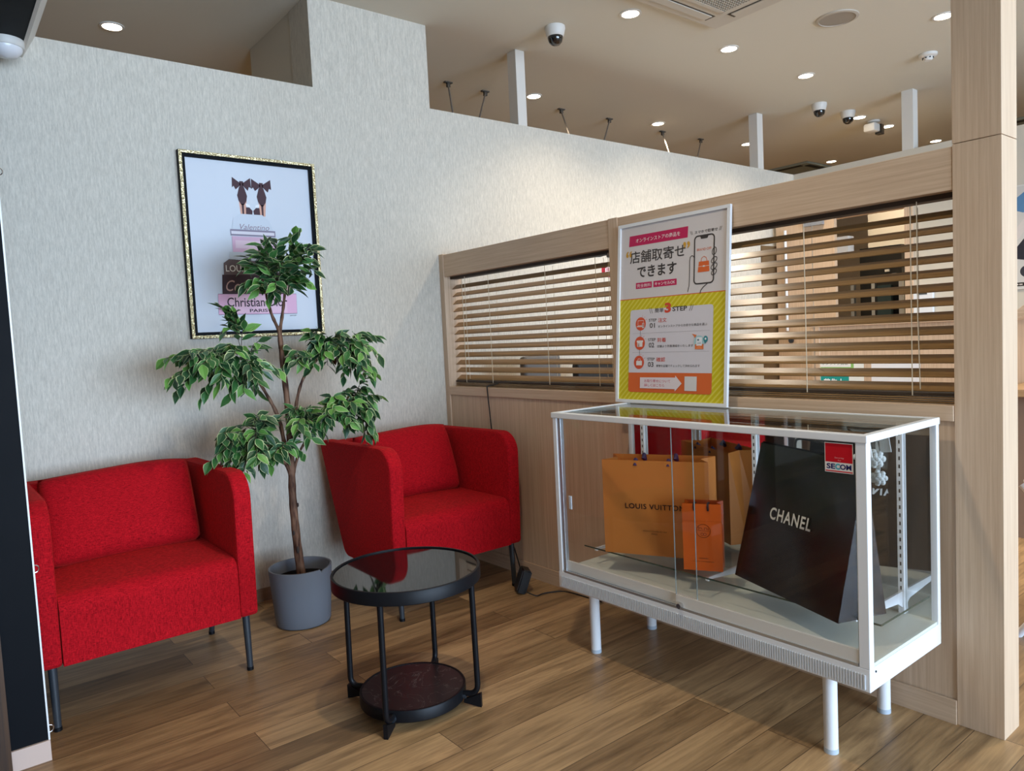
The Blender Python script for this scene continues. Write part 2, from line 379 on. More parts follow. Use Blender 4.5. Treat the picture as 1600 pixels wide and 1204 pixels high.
MB().lathe([(0.0, 0), (.06, 0), (.06, -.022), (.056, -.028), (0, -.028)], (.335, 3.33, 2.388)).build('base', white_plastic, t, smooth=True)
MB().lathe([(.053, -.028), (.051, -.04), (.035, -.058), (0, -.064)], (.335, 3.33, 2.388)).build('lens', mat('lens_white', 'e8e8ea', .25), t, smooth=True)

# ================================================================ CEILING FITTINGS
def downlight(x, y, r=.047):
    t = thing('downlight', '', 'ceiling light', (x, y, H), 'round recessed downlights')
    MB().lathe([(r+.012, 0), (r+.012, -.004), (r, -.005), (r, -.002)], (x, y, H)).build('trim_ring', white_plastic, t, smooth=True)
    MB().disc((x, y, H-.0025), r, 32, True).build('lamp_disc', mat('lamp_glow', 'fff4e0', .5, emit='fff0d8', es=14), t)
    l = bpy.data.lights.new('lamp', 'SPOT'); l.energy = LAMP_W; l.color = LAMP_COL; l.spot_size = math.radians(120); l.spot_blend = .8; l.shadow_soft_size = .05
    lo = bpy.data.objects.new('lamp', l); COL.objects.link(lo); lo.parent = t; lo.location = (0, 0, -.02)
    return t
dl = [(.913, 4.35, 'round downlight behind the wall at the far left of the ceiling'),
      (3.15, 2.766, 'lit downlight between the nearest dome camera and the air conditioner'),
      (4.064, 2.777, 'lit downlight below the corner of the air conditioner'),
      (4.971, 2.783, 'lit downlight above the first of the far dome cameras'),
      (3.583, 4.085, 'downlight just right of the nearest slim post'),
      (4.957, 4.097, 'downlight above the third pair of brace rods'),
      (6.28, 4.125, 'downlight partly hidden by the second slim post'),
      (7.816, 4.105, 'farthest and lowest downlight, above the oak top rail'),
      (6.383, 3.097, 'small downlight beside the second far dome camera'),
      (6.917, 3.104, 'small downlight at the tip of the bullet camera'),
      (7.947, 3.108, 'small downlight right of the third slim post'),
      (4.74, 1.805, 'downlight half hidden by the oak pillar at the top')]
d0 = None
for x, y, lab in dl:
    if d0 is None: d0 = downlight(x, y); d0['label'] = lab
    else: copy_tree(d0, (x, y, H), lab)
for x, y, lab in ((1.1, 1.5, 'downlight above the open floor in front of the round table'), (4.0, .3, 'downlight above the floor just beyond the oak pillar'), (6.5, .6, 'downlight above the floor beyond the far wall poster')):
    copy_tree(d0, (x, y, H), lab)

def dome(x, y, s=1.0):
    t = thing('dome_camera', '', 'security camera', (x, y, H), 'white dome cameras')
    MB().lathe([(0, 0), (.056*s, 0), (.058*s, -.012*s), (.048*s, -.052*s), (.044*s, -.056*s), (0, -.056*s)], (x, y, H)).build('housing', white_plastic, t, smooth=True)
    MB().lathe([(.043*s, -.056*s), (.043*s, -.066*s), (.036*s, -.086*s), (.02*s, -.1*s), (0, -.104*s)], (x, y, H)).build('lens_dome', mat('dome_black', '0a0b10', .08, coat=1), t, smooth=True)
    return t
c0 = dome(2.913, 3.116); c0['label'] = 'nearest white dome camera with a black lens, left of the lit downlights'
copy_tree(c0, (5.693, 3.08, H), 'left one of the two far white dome cameras')
copy_tree(c0, (6.12, 3.064, H), 'right one of the two far white dome cameras')
t = thing('bullet_camera', 'far white camera with a black square front, right of the dome cameras', 'security camera', (6.62, 3.09, H))
MB().lathe([(0, 0), (.05, 0), (.05, -.012), (.02, -.02), (.02, -.03), (0, -.03)], (6.62, 3.09, H)).build('mount', white_plastic, t, smooth=True)
MB().box(6.53, 6.64, 3.04, 3.14, H-.1, H-.03, .015).build('housing', white_plastic, t, smooth=True)
MB().box(6.64, 6.70, 3.035, 3.09, H-.115, H-.03, .005).build('lens', mat('dome_black', '0a0b10', .08), t)
t = thing('ceiling_speaker', 'large round flush speaker grille on the ceiling', 'speaker', (4.217, 2.163, H))
MB().lathe([(0, 0), (.115, 0), (.113, -.006), (.098, -.009), (.096, -.004)], (4.217, 2.163, H)).build('rim', mat('spk_rim', 'b9ae9e', .6), t, smooth=True)
MB().disc((4.217, 2.163, H-.0055), .097, 48, True).build('grille', mat('spk_grille', '9c9284', .8), t)
t = thing('smoke_detector', 'small white smoke detector left of the oak pillar top', 'smoke detector', (5.31, 2.118, H))
MB().lathe([(0, 0), (.055, 0), (.055, -.014), (.045, -.022), (0, -.022)], (5.31, 2.118, H)).build('base', white_plastic, t, smooth=True)
MB().lathe([(.03, -.022), (.03, -.034), (.022, -.044), (0, -.044)], (5.31, 2.118, H)).build('sensor_head', white_plastic, t, smooth=True)
mb = MB()
for k in range(8):
    a = k*math.pi/4; mb.box(5.31+.031*math.cos(a)-.004, 5.31+.031*math.cos(a)+.004, 2.118+.031*math.sin(a)-.004, 2.118+.031*math.sin(a)+.004, H-.032, H-.026)
mb.build('vent_slot', dark_plastic, t)
t = thing('air_conditioner', 'ceiling cassette air conditioner with a square grille and long vents', 'air conditioner', (3.2, 2.13, H))
am = mat('ac_panel', 'c4bbac', .5)
MB().box(2.74, 3.69, 1.66, 2.61, H-.022, H, .004).build('panel', am, t)
mb = MB()
g0, g1, h0, h1 = 2.93, 3.52, 1.86, 2.43
for k in range(34): mb.box(g0+(g1-g0)*k/34, g0+(g1-g0)*k/34+.006, h0, h1, H-.030, H-.022)
for k in range(34): mb.box(g0, g1, h0+(h1-h0)*k/34, h0+(h1-h0)*k/34+.006, H-.030, H-.022)
mb.box(g1-.004, g1+.02, h0-.02, h1+.02, H-.031, H-.022).box(g0-.02, g0, h0-.02, h1+.02, H-.031, H-.022).box(g0, g1, h1-.004, h1+.02, H-.031, H-.022).box(g0, g1, h0-.02, h0, H-.031, H-.022)
mb.build('grille', am, t)
MB().box(g0, g1, h0, h1, H-.0235, H-.0221).build('grille_backing', mat('ac_dark', '4c4335', .8), t)
for bx in ((2.90, 3.54, 2.50, 2.565), (2.90, 3.54, 1.705, 1.77), (3.575, 3.64, 1.80, 2.45), (2.79, 2.855, 1.80, 2.45)):
    MB().box(bx[0], bx[1], bx[2], bx[3], H-.0232, H-.0221).build('air_slot', mat('ac_slot', '4a4030', .7), t)
    dx, dy = bx[1]-bx[0], bx[3]-bx[2]
    MB().box(bx[0]+(.02 if dx > dy else .006), bx[1]-(.02 if dx > dy else .006), bx[2]+(.006 if dx > dy else .02), bx[3]-(.006 if dx > dy else .02), H-.029, H-.0235, .002).build('louvre', am, t)
for (x, y, lab) in ((7.93, 4.62, 'far ceiling air conditioner seen just over the low wall corner'), (8.15, 2.15, 'far ceiling air conditioner seen right of the oak pillar')):
    t = thing('air_conditioner', lab, 'air conditioner', (x, y, H))
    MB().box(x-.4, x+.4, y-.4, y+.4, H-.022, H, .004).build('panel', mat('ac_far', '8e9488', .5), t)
    mb = MB()
    for s in (-1, 1): mb.box(x-.3, x+.3, y+s*.34-.03, y+s*.34+.03, H-.026, H-.021).box(x+s*.34-.03, x+s*.34+.03, y-.3, y+.3, H-.026, H-.021)
    mb.build('air_slot', mat('ac_slot2', '20241e', .7), t)
rods = [((2.89, 4.156), (2.738, 3.9, 2.621), 'leftmost thin brace rod, between column and slim post'), ((3.212, 4.174), (2.938, 3.9, 2.622), 'second thin brace rod, close to the nearest slim post'),
        ((3.963, 4.208), (3.75, 3.9, 2.613), 'third thin brace rod, first one right of the slim post'), ((4.481, 4.199), (4.089, 3.9, 2.619), 'fourth thin brace rod from the column'),
        ((5.18, 4.234), (4.857, 3.9, 2.612), 'fifth thin brace rod, under a small downlight'), ((5.71, 4.228), (5.206, 3.9, 2.615), 'last and farthest thin brace rod')]
rod_m = mat('rod_steel', '7c746a', .6, spec=.2)
for (x, y), q, lab in rods:
    t = thing('brace_rod', lab, 'rod', (x, y, H), 'thin brace rods from ceiling to back wall')
    a = Vector((x, y, H-.02)); d = Vector(q)-Vector((x, y, H)); k = (3.60-y)/d.y; e = Vector((x, y, H))+d*k
    MB().tube([a, e], .0055, 8).build('rod', rod_m, t, smooth=True)
    MB().box(x-.03, x+.03, y-.012, y+.012, H-.008, H).box(x-.012, x+.012, y-.01, y+.01, H-.035, H-.008, .003).build('bracket', mat('rod_dark', '4c463e', .5), t)

# ================================================================ BLINDS
def blind(name, y0, y1, label, cords, pulls):
    xm = XB+.062
    t = thing('wooden_blind', label, 'blind', (xm, (y0+y1)/2, 1.552), 'wooden blinds in the oak partition')
    dark = mat('blind_dark', '3a2c20', .6)
    MB().box(xm-.024, xm+.024, y0, y1, 1.537, 1.552).build('head_rail', dark, t)
    mb = MB(); pitch = .0420; n = 13; top = 1.494
    tilt = math.radians(36); hw = .0205
    for k in range(n):
        z = top-pitch*k; a = tilt+random.uniform(-.02, .02)
        dx, dz = hw*math.cos(a), hw*math.sin(a); px, pz = -math.sin(a)*.0014, math.cos(a)*.0014
        v = []
        for y in (y0+.004, y1-.004):
            v += [(xm-dx-px, y, z-dz-pz), (xm+dx-px, y, z+dz-pz), (xm+dx+px, y, z+dz+pz), (xm-dx+px, y, z-dz+pz)]
        mb.add(v, [(0, 1, 2, 3), (4, 5, 6, 7), (0, 1, 5, 4), (1, 2, 6, 5), (2, 3, 7, 6), (3, 0, 4, 7)])
    mb.build('slat_panel', oak_slat, t)
    mb = MB()
    for k in range(3): mb.box(xm-.024, xm+.024, y0+.004, y1-.004, .9455+.0065*k, .9485+.0065*k)
    mb.build('stacked_slat', oak_slat, t)
    MB().box(xm-.024, xm+.024, y0+.004, y1-.004, .9645, .975, .002).build('bottom_rail', dark, t)
    cm = mat('cord_cream', 'd8c8ac', .7)
    for c in cords:
        mb = MB(); mb.tube([(xm-.026, c, 1.53), (xm-.026, c, .965)], .0016, 6); mb.tube([(xm+.026, c, 1.53), (xm+.026, c, .965)], .0012, 6); mb.build('ladder_cord', cm, t)
    for c in pulls:
        MB().tube([(xm-.03, c, 1.54), (xm-.031, c, 1.2), (xm-.029, c-.004, .985)], .0014, 6).build('pull_cord', cm, t)
    return t
blind('l', 2.181, 3.436, 'short wooden venetian blind in the left opening of the oak partition', (3.324, 3.085, 2.637, 2.302), (3.29, 2.22))
blind('r', .857, 2.127, 'wooden venetian blind behind the poster, right of the oak mullion', (1.98, 1.325, .985), (.965,))

# ================================================================ ARMCHAIRS
def armchair(cx, label):
    y0, y1 = 2.735, 3.425
    t = thing('armchair', label, 'armchair', (cx, (y0+y1)/2, 0), 'red armchairs')
    prof = rounded([(2.742, .208), (2.728, .752), (3.425, .742), (3.215, .208)], [.02, .095, .025, .06], 8)
    for s in (-1, 1):
        a, b = sorted((cx+s*.35, cx+s*.285))
        arm = MB().prism(prof, 'x', a, b, .011, seg=3).build('arm', red, t, smooth=True)
        cyy = sum(p[0] for p in prof)/len(prof); czz = sum(p[1] for p in prof)/len(prof)
        mb = MB()
        for xx in (a+.004, b-.004):
            ring = [(xx, p[0]+(-.0035 if p[0] > cyy else .0035), p[1]+(-.0035 if p[1] > czz else .0035)) for p in prof]; mb.tube(ring+[ring[0]], .0022, 6, caps=False)
        mb.build('piping', red, arm, smooth=True)
    # back: follows the raked rear edge
    bp = rounded([(3.13, .22), (3.30, .735), (3.417, .735), (3.212, .22)], [.01, .02, .02, .02], 4)
    MB().prism(bp, 'x', cx-.286, cx+.286, .004).build('backrest', red, t, smooth=True)
    # seat block, crowned, front face flush with the arms
    b = bmesh.new(); nx, ny, nz = 16, 18, 10; X0, X1 = -.283, .283
    def pos(i, j, k):
        u, v, w = i/nx*2-1, j/ny, k/nz
        x = u*.283; y = 2.738+v*.52; z = .212+w*.225
        z += .018*(1-u*u)*math.sin(min(1, v*1.6)*math.pi/2)*w*w
        r = .045
        if v*.52 < r and w*.225 > .225-r:   # round the front upper edge
            dy = r-v*.52; dz = w*.225-(.225-r); L = max(dy, dz); q = math.hypot(dy, dz)
            if q > 0: f = L/q; y = 2.738+(r-dy*f); z = z-dz+dz*f
        return (cx+x, y, z)
    vs = {}; mb = MB(); V = []; F = []
    def vid(i, j, k):
        if (i, j, k) not in vs: vs[(i, j, k)] = len(V); V.append(pos(i, j, k))
        return vs[(i, j, k)]
    for i in range(nx):
        for j in range(ny):
            F.append((vid(i, j, nz), vid(i+1, j, nz), vid(i+1, j+1, nz), vid(i, j+1, nz))); F.append((vid(i, j, 0), vid(i+1, j, 0), vid(i+1, j+1, 0), vid(i, j+1, 0)))
    for i in range(nx):
        for k in range(nz):
            F.append((vid(i, 0, k), vid(i+1, 0, k), vid(i+1, 0, k+1), vid(i, 0, k+1))); F.append((vid(i, ny, k), vid(i+1, ny, k), vid(i+1, ny, k+1), vid(i, ny, k+1)))
    for j in range(ny):
        for k in range(nz):
            F.append((vid(0, j, k), vid(0, j+1, k), vid(0, j+1, k+1), vid(0, j, k+1))); F.append((vid(nx, j, k), vid(nx, j+1, k), vid(nx, j+1, k+1), vid(nx, j, k+1)))
    b.free(); mb.add(V, F); mb.build('seat', red, t, smooth=True)
    # loose back cushion, leaning
    mb = MB(); nu, nv = 26, 18; V = []; F = []
    hx, hz, th = .276, .182, .078
    ang = math.radians(21); cy, cz = 3.178, .605
    for side in (1, -1):
        for i in range(nu+1):
            for j in range(nv+1):
                u, v = i/nu*2-1, j/nv*2-1
                pf = (max(0, 1-abs(u)**3.2))**.5*(max(0, 1-abs(v)**3.2))**.5
                pin = 1-.035*(abs(u)**2)*(1-abs(v)) - .0
                pinv = 1-.06*(1-abs(u))*abs(v)**2
                lx = u*hx*(1-.03*(1-abs(v)**2)*abs(u)**3); lz = v*hz*(1-.05*(1-u*u)*abs(v)**3); d = side*th*pf
                lz += .008*math.sin(u*2.3+.6)*(v > 0)*v
                q_ = abs(u*v)**3; lx *= 1-.05*q_; lz *= 1-.08*q_
                x = cx+lx; y = cy - d*math.cos(ang) + lz*math.sin(ang); z = cz + lz*math.cos(ang) + d*math.sin(ang)
                V.append((x, y, z))
    m_ = (nu+1)*(nv+1)
    for s in (0, 1):
        for i in range(nu):
            for j in range(nv):
                a = s*m_+i*(nv+1)+j; F.append((a, a+nv+1, a+nv+2, a+1))
    mb.add(V, F)
    me = mb.build('back_cushion', red, t, smooth=True)
    bb = bmesh.new(); bb.from_mesh(me.data); bmesh.ops.remove_doubles(bb, verts=bb.verts, dist=1e-4); bmesh.ops.recalc_face_normals(bb, faces=bb.faces); bb.to_mesh(me.data); bb.free()
    for sx in (-1, 1):
        for (yt, yb) in ((2.775, 2.765), (3.17, 3.24)):
            x = cx+sx*.312
            MB().tube([(x, yt, .215), (x, yb, .012)], [.0135, .011], 16).build('leg', leg_metal, t, smooth=True)
            leg = [o for o in bpy.data.objects if o.parent == t and o.name.startswith('leg')][-1]
            MB().tube([(x, yb, .012), (x, yb, 0)], [.0122, .0122], 16).build('leg_cap', black_metal, leg, smooth=True)
    return t
a0 = armchair(.5635, 'red fabric armchair at the left, beside the black door jamb')
copy_tree(a0, (1.845, 3.08, 0), 'red fabric armchair in the corner, behind the round black table')

# ================================================================ TREE IN POT
PX, PY = 1.222, 3.085
t = thing('potted_ficus', 'artificial variegated ficus tree in a grey pot between the red armchairs', 'plant', (PX, PY, 0))
mb = MB(); n = 120
prof = [(0, .004), (.112, .004), (.117, .012), (.134, .245), (.134, .25), (.127, .25), (.125, .24), (.112, .17)]
vs = []
for i, (r, z) in enumerate(prof):
    for k in range(n):
        a = 2*math.pi*k/n; zz = z
        if i in (3, 4, 5, 6):
            d = math.degrees((a-math.radians(-71)+math.pi) % (2*math.pi)-math.pi)
            if abs(d) < 4: zz -= .018*(1-abs(d)/4)
            elif 0 < d < 34: zz -= .006*(1-(d-4)/30)
        vs.append((PX+r*math.cos(a), PY+r*math.sin(a), zz))
fs = [(i*n+k, i*n+(k+1) % n, (i+1)*n+(k+1) % n, (i+1)*n+k) for i in range(len(prof)-1) for k in range(n)]
mb.add(vs, fs).disc((PX, PY, .003), .113).build('pot', pot_m, t, smooth=True)
mb = MB(); mb.lathe([(0, .205), (.05, .207), (.09, .2), (.12, .198)], (PX, PY, 0), 40); mb.build('soil', soil_m, t, smooth=True)
bark = mat('bark', '6b4a38', .7, spec=.2); N_, L_, b_ = nodes(bark)
tc_ = N_.new('ShaderNodeTexCoord'); mp_ = N_.new('ShaderNodeMapping'); mp_.inputs['Scale'].default_value = (70, 70, 14); nn_ = N_.new('ShaderNodeTexNoise'); nn_.inputs['Scale'].default_value = 1
L_.new(tc_.outputs['Object'], mp_.inputs[0]); L_.new(mp_.outputs[0], nn_.inputs['Vector']); rr_ = N_.new('ShaderNodeValToRGB')
rr_.color_ramp.elements[0].position = .35; rr_.color_ramp.elements[0].color = lin('3d241b'); rr_.color_ramp.elements[1].position = .65; rr_.color_ramp.elements[1].color = lin('80604c')
L_.new(nn_.outputs['Fac'], rr_.inputs[0]); L_.new(rr_.outputs['Color'], b_.inputs['Base Color'])
twig_m = mat('twig', '4a3a2c', .7)
def curve(pts, seg=6):
    P = [Vector(p) for p in pts]; out = []
    P = [P[0]*2-P[1]]+P+[P[-1]*2-P[-2]]
    for i in range(1, len(P)-2):
        for k in range(seg):
            s = k/seg; a, b, c, d = P[i-1:i+3]
            out.append(.5*((2*b)+(-a+c)*s+(2*a-5*b+4*c-d)*s*s+(-a+3*b-3*c+d)*s**3))
    out.append(P[-2]); return out
def limb(name, pts, r0, r1, parent):
    c = curve(pts); k = len(c)-1
    return MB().tube(c, [r0+(r1-r0)*i/k + .0009*math.sin(i*1.9) for i in range(k+1)], 12).build(name, bark, parent, smooth=True)
trunk = limb('trunk', [(1.226, 3.085, .19), (1.215, 3.085, .36), (1.211, 3.088, .55), (1.212, 3.08, .70), (1.212, 3.075, .935), (1.205, 3.08, 1.13), (1.200, 3.08, 1.28)], .0195, .010, t)
for a_, z_, s_ in ((-110, .325, 1.0), (-150, .40, .8), (-60, .52, .6)):
    x_, y_ = 1.216+.0175*math.cos(math.radians(a_)), 3.085+.0175*math.sin(math.radians(a_))
    b = bmesh.new(); bmesh.ops.create_uvsphere(b, u_segments=12, v_segments=8, radius=1)
    for v in b.verts: v.co = Vector((x_+v.co.x*.007*s_, y_+v.co.y*.007*s_, z_+v.co.z*.016*s_))
    MB().bm(b).build('knot', mat('knot', '3a302c', .8), trunk, smooth=True)
branches = dict(
    left=limb('branch', [(1.212, 3.08, .66), (1.185, 3.06, .76), (1.16, 3.05, .90), (1.12, 3.05, 1.0), (1.06, 3.04, 1.10), (.98, 3.03, 1.16)], .0105, .0045, t),
    topa=limb('branch', [(1.201, 3.08, 1.27), (1.17, 3.08, 1.35), (1.15, 3.07, 1.43), (1.13, 3.05, 1.49)], .0075, .004, t),
    topb=limb('branch', [(1.201, 3.08, 1.27), (1.225, 3.09, 1.36), (1.24, 3.09, 1.44), (1.25, 3.08, 1.52)], .0075, .004, t),
    right=limb('branch', [(1.235, 3.08, .87), (1.26, 3.07, 1.0), (1.30, 3.06, 1.09), (1.38, 3.04, 1.17), (1.47, 3.03, 1.22)], .0075, .004, t),
    lowl=limb('branch', [(1.211, 3.085, .64), (1.16, 3.05, .74), (1.08, 3.0, .81), (1.0, 2.98, .83)], .007, .003, t),
    lowr=limb('branch', [(1.213, 3.08, .64), (1.25, 3.06, .76), (1.33, 3.02, .86), (1.45, 2.99, .90)], .007, .003, t))
leafm = [mat('leaf_deep', '264a2b', .42, spec=.45), mat('leaf_mid', '3a6a35', .42, spec=.45), mat('leaf_bright', '659645', .42, spec=.45), mat('leaf_rim', 'c0cb94', .45), mat('leaf_twig', '4a3a2c', .7)]
def leaf(mb, base, d, nrm, L_, w):
    d = d.normalized(); nrm = (nrm-d*nrm.dot(d)); nrm = nrm.normalized() if nrm.length > 1e-4 else d.orthogonal().normalized()
    side = d.cross(nrm); st = [(0, .04), (.16, .55), (.36, .98), (.56, .9), (.78, .48), (.92, .14), (1.0, .0)]
    bend = random.uniform(.1, .5); fold = random.uniform(.15, .45); rim = random.uniform(.80, .93)
    V = []
    for s, ww in st:
        c = base+d*(L_*s)-nrm*(bend*L_*s*s*.5)
        hw = w*ww/2
        for q in (-1, -rim, 0, rim, 1):
            V.append(c+side*(q*hw)+nrm*(abs(q)*hw*fold))
    r = random.random(); mi = 0 if r < .45 else (1 if r < .8 else 2)
    k = len(mb.v); mb.v += [tuple(v) for v in V]
    for i in range(len(st)-1):
        for j in range(4):
            a = k+i*5+j; mb.f.append((a, a+1, a+6, a+5)); mb.m.append(3 if j in (0, 3) else mi)
def foliage(start, ctr, rad, ntw, parent, down=.35, seed=1):
    random.seed(seed); mb = MB(); start = Vector(start)
    for q in range(ntw):
        while True:
            p = Vector((random.uniform(-1, 1), random.uniform(-1, 1), random.uniform(-1, 1)))
            if .35 < p.length < 1: break
        e = Vector(ctr)+Vector((p.x*rad[0], p.y*rad[1], p.z*rad[2]))
        s = start.lerp(Vector(ctr), random.uniform(0, .8))
        mid = s.lerp(e, .5)+Vector((0, 0, .02)); e.z -= .01
        c = curve([s, mid, e], 5)
        mb.tube(c, .0013, 5, 4, caps=False)
        ln = (e-s).length; nl = max(5, int(ln/.015))
        for k in range(nl):
            f = .25+.75*k/(nl-1); i = min(int(f*(len(c)-1)), len(c)-2); pt = c[i].lerp(c[i+1], f*(len(c)-1)-i)
            dr = (c[i+1]-c[i]).normalized(); sd = dr.cross(Vector((0, 0, 1))); sd = sd.normalized() if sd.length > .01 else Vector((1, 0, 0))
            o = dr*.7+sd*(1 if k % 2 else -1)*random.uniform(.4, 1.1)+Vector((0, 0, -down-random.uniform(-.2, .5)))
            o += Vector((random.uniform(-.3, .3), random.uniform(-.5, .1), 0))
            leaf(mb, pt, o, Vector((random.uniform(-.6, .6), random.uniform(-1.0, .1), random.uniform(.2, 1.2))), random.uniform(.054, .078), random.uniform(.027, .036))
    # keep every leaf in front of the wall and the picture
    mb.v = [(x, min(y, 3.425), z) for x, y, z in mb.v]
    return mb.build('foliage', leafm, parent, smooth=False, recalc=False)
for st_, ctr, rad, n_, br_, dn, sd_ in (
    ((1.20, 3.06, 1.40), (1.175, 3.04, 1.545), (.17, .13, .13), 34, 'topa', .0, 11),
    ((1.25, 3.07, 1.50), (1.29, 3.03, 1.60), (.11, .10, .11), 11, 'topb', -.15, 12),
    ((1.00, 3.03, 1.16), (.88, 3.00, 1.15), (.18, .13, .12), 24, 'left', .3, 13),
    ((1.04, 3.04, 1.14), (1.02, 3.00, 1.13), (.13, .11, .14), 20, 'left', .3, 14),
    ((1.02, 3.03, 1.18), (.99, 3.00, 1.33), (.06, .06, .08), 7, 'left', -.3, 15),
    ((1.38, 3.04, 1.18), (1.40, 3.00, 1.19), (.17, .13, .11), 28, 'right', .15, 16),
    ((1.47, 3.03, 1.22), (1.52, 3.00, 1.17), (.13, .11, .15), 20, 'right', .2, 17),
    ((1.30, 3.06, 1.10), (1.22, 3.04, 1.16), (.09, .08, .05), 6, 'right', .3, 22),
    ((1.08, 3.00, .83), (1.01, 2.97, .87), (.14, .13, .12), 24, 'lowl', .2, 18),
    ((1.05, 2.99, .82), (.96, 2.97, .80), (.13, .12, .12), 18, 'lowl', .3, 23),
    ((1.16, 3.00, .78), (1.14, 2.96, .76), (.11, .10, .06), 9, 'lowl', .3, 24),
    ((1.25, 3.03, .84), (1.25, 2.95, .90), (.12, .10, .08), 18, 'lowr', .2, 19),
    ((1.35, 3.00, .88), (1.38, 2.96, .93), (.13, .12, .10), 20, 'lowr', .2, 20),
    ((1.45, 3.00, .92), (1.50, 2.96, .92), (.10, .10, .15), 18, 'lowr', .35, 21)):
    foliage(st_, ctr, rad, n_, branches[br_], dn, sd_)
random.seed(5)

# ================================================================ ROUND TABLE
TX, TY, TZ = 1.196, 2.112, .458
t = thing('side_table', 'round black metal side table with a dark glass top', 'table', (TX, TY, 0))
MB().lathe([(.236, TZ-.012), (.236, TZ), (.243, TZ), (.245, TZ-.003), (.245, TZ-.040), (.243, TZ-.042), (.232, TZ-.042), (.232, TZ-.012)], (TX, TY, 0), 96).build('rim', black_metal, t, smooth=True)
MB().disc((TX, TY, TZ-.004), .2355, 96).lathe([(.2355, TZ-.004), (.2355, TZ-.011)], (TX, TY, 0), 96).disc((TX, TY, TZ-.011), .2355, 96).build('glass_top', smoke, t)
for a in (128, 218, 308, 38):
    c, s = math.cos(math.radians(a)), math.sin(math.radians(a))
    P = lambda r, z: (TX+r*c, TY+r*s, z)
    pts = [P(.222, TZ-.04), P(.226, .075)]+[P(.226-.028*(1-math.cos(u)), .072-.030*math.sin(u)) for u in [math.pi/2*k/6 for k in range(1, 7)]]+[P(.176, .042)]
    leg = MB().tube(pts, .0095, 14).build('leg', black_metal, t, smooth=True)
    # triangular foot under the bend
    q = Vector((-s, c, 0))*.007; A, B, C_, D = [Vector(P(*k)) for k in ((.237, .0), (.237, .046), (.178, .022), (.178, .012))]
    MB().add([A+q, B+q, C_+q, D+q, A-q, B-q, C_-q, D-q], [(0, 1, 2, 3), (7, 6, 5, 4), (0, 1, 5, 4), (1, 2, 6, 5), (2, 3, 7, 6), (3, 0, 4, 7)]).build('foot', black_metal, leg)
    MB().tube([P(.172, .034), P(.185, .034)], .011, 14).build('bolt', leg_metal, leg, smooth=True)
tray = MB().lathe([(.168, .052), (.168, .058), (.174, .058), (.176, .055), (.176, .022), (.172, .018), (0, .018)], (TX, TY, 0), 96).build('tray', black_metal, t, smooth=True)
marble = mat('dark_marble', '241f1e', .35); N_, L_, b_ = nodes(marble)
tc_ = N_.new('ShaderNodeTexCoord'); nz_ = N_.new('ShaderNodeTexNoise'); nz_.inputs['Scale'].default_value = 9; nz_.inputs['Detail'].default_value = 6; nz_.inputs['Distortion'].default_value = 1.5
L_.new(tc_.outputs['Object'], nz_.inputs['Vector']); rr_ = N_.new('ShaderNodeValToRGB'); e_ = rr_.color_ramp.elements
e_[0].position = .0; e_[0].color = lin('181717'); e_[1].position = 1; e_[1].color = lin('201e1e')
for p_, c_ in ((.488, '1c1b1b'), (.5, '6a645e'), (.505, '1c1b1b')): e2 = e_.new(p_); e2.color = lin(c_)
L_.new(nz_.outputs['Fac'], rr_.inputs[0]); L_.new(rr_.outputs['Color'], b_.inputs['Base Color'])
MB().disc((TX, TY, .056), .168, 96).build('marble_insert', marble, tray)

# ================================================================ FRAMED PICTURE
FX, FZ, FW, FH = .946, 1.262, .628, .829
t = thing('framed_picture', 'tall fashion print of heels on stacked books in a thin gold frame', 'picture', (FX+FW/2, YA, FZ))
gold = mat('antique_gold', 'b79a5c', .38, metal=.75); N_, L_, b_ = nodes(gold)
tc_ = N_.new('ShaderNodeTexCoord'); vo_ = N_.new('ShaderNodeTexVoronoi'); vo_.inputs['Scale'].default_value = 130; L_.new(tc_.outputs['Object'], vo_.inputs['Vector'])
rr_ = N_.new('ShaderNodeValToRGB'); rr_.color_ramp.elements[0].color = lin('7c6230'); rr_.color_ramp.elements[1].color = lin('f0e2b4'); rr_.color_ramp.elements[1].position = .6
L_.new(vo_.outputs['Distance'], rr_.inputs[0]); L_.new(rr_.outputs['Color'], b_.inputs['Base Color'])
bu_ = N_.new('ShaderNodeBump'); bu_.inputs['Distance'].default_value = .003; L_.new(vo_.outputs['Distance'], bu_.inputs['Height']); L_.new(bu_.outputs['Normal'], b_.inputs['Normal'])
def frame_boxes(mb, x0, x1, z0, z1, w, ya, yb, bev=0):
    mb.box(x0, x1, ya, yb, z0, z0+w, bev); mb.box(x0, x1, ya, yb, z1-w, z1, bev); mb.box(x0, x0+w, ya, yb, z0+w, z1-w, bev); mb.box(x1-w, x1, ya, yb, z0+w, z1-w, bev); return mb
frame_boxes(MB(), FX, FX+FW, FZ, FZ+FH, .013, YA-.035, YA-.028, .0015).build('gold_moulding', gold, t)
frame_boxes(MB(), FX-.001, FX+FW+.001, FZ-.001, FZ+FH+.001, .011, YA-.028, YA-.001).build('outer_frame', black_board, t)
frame_boxes(MB(), FX+.012, FX+FW-.012, FZ+.012, FZ+FH-.012, .015, YA-.024, YA-.016).build('inner_lip', black_board, t)
art = Art((FX, YA-.012, FZ), (1, 0, 0), (0, 0, 1)); A = art
A.rect(.012, .012, FW-.012, FH-.012, 'd9dee6').up()
INK, SKIN = '4a2f36', 'e0ab96'
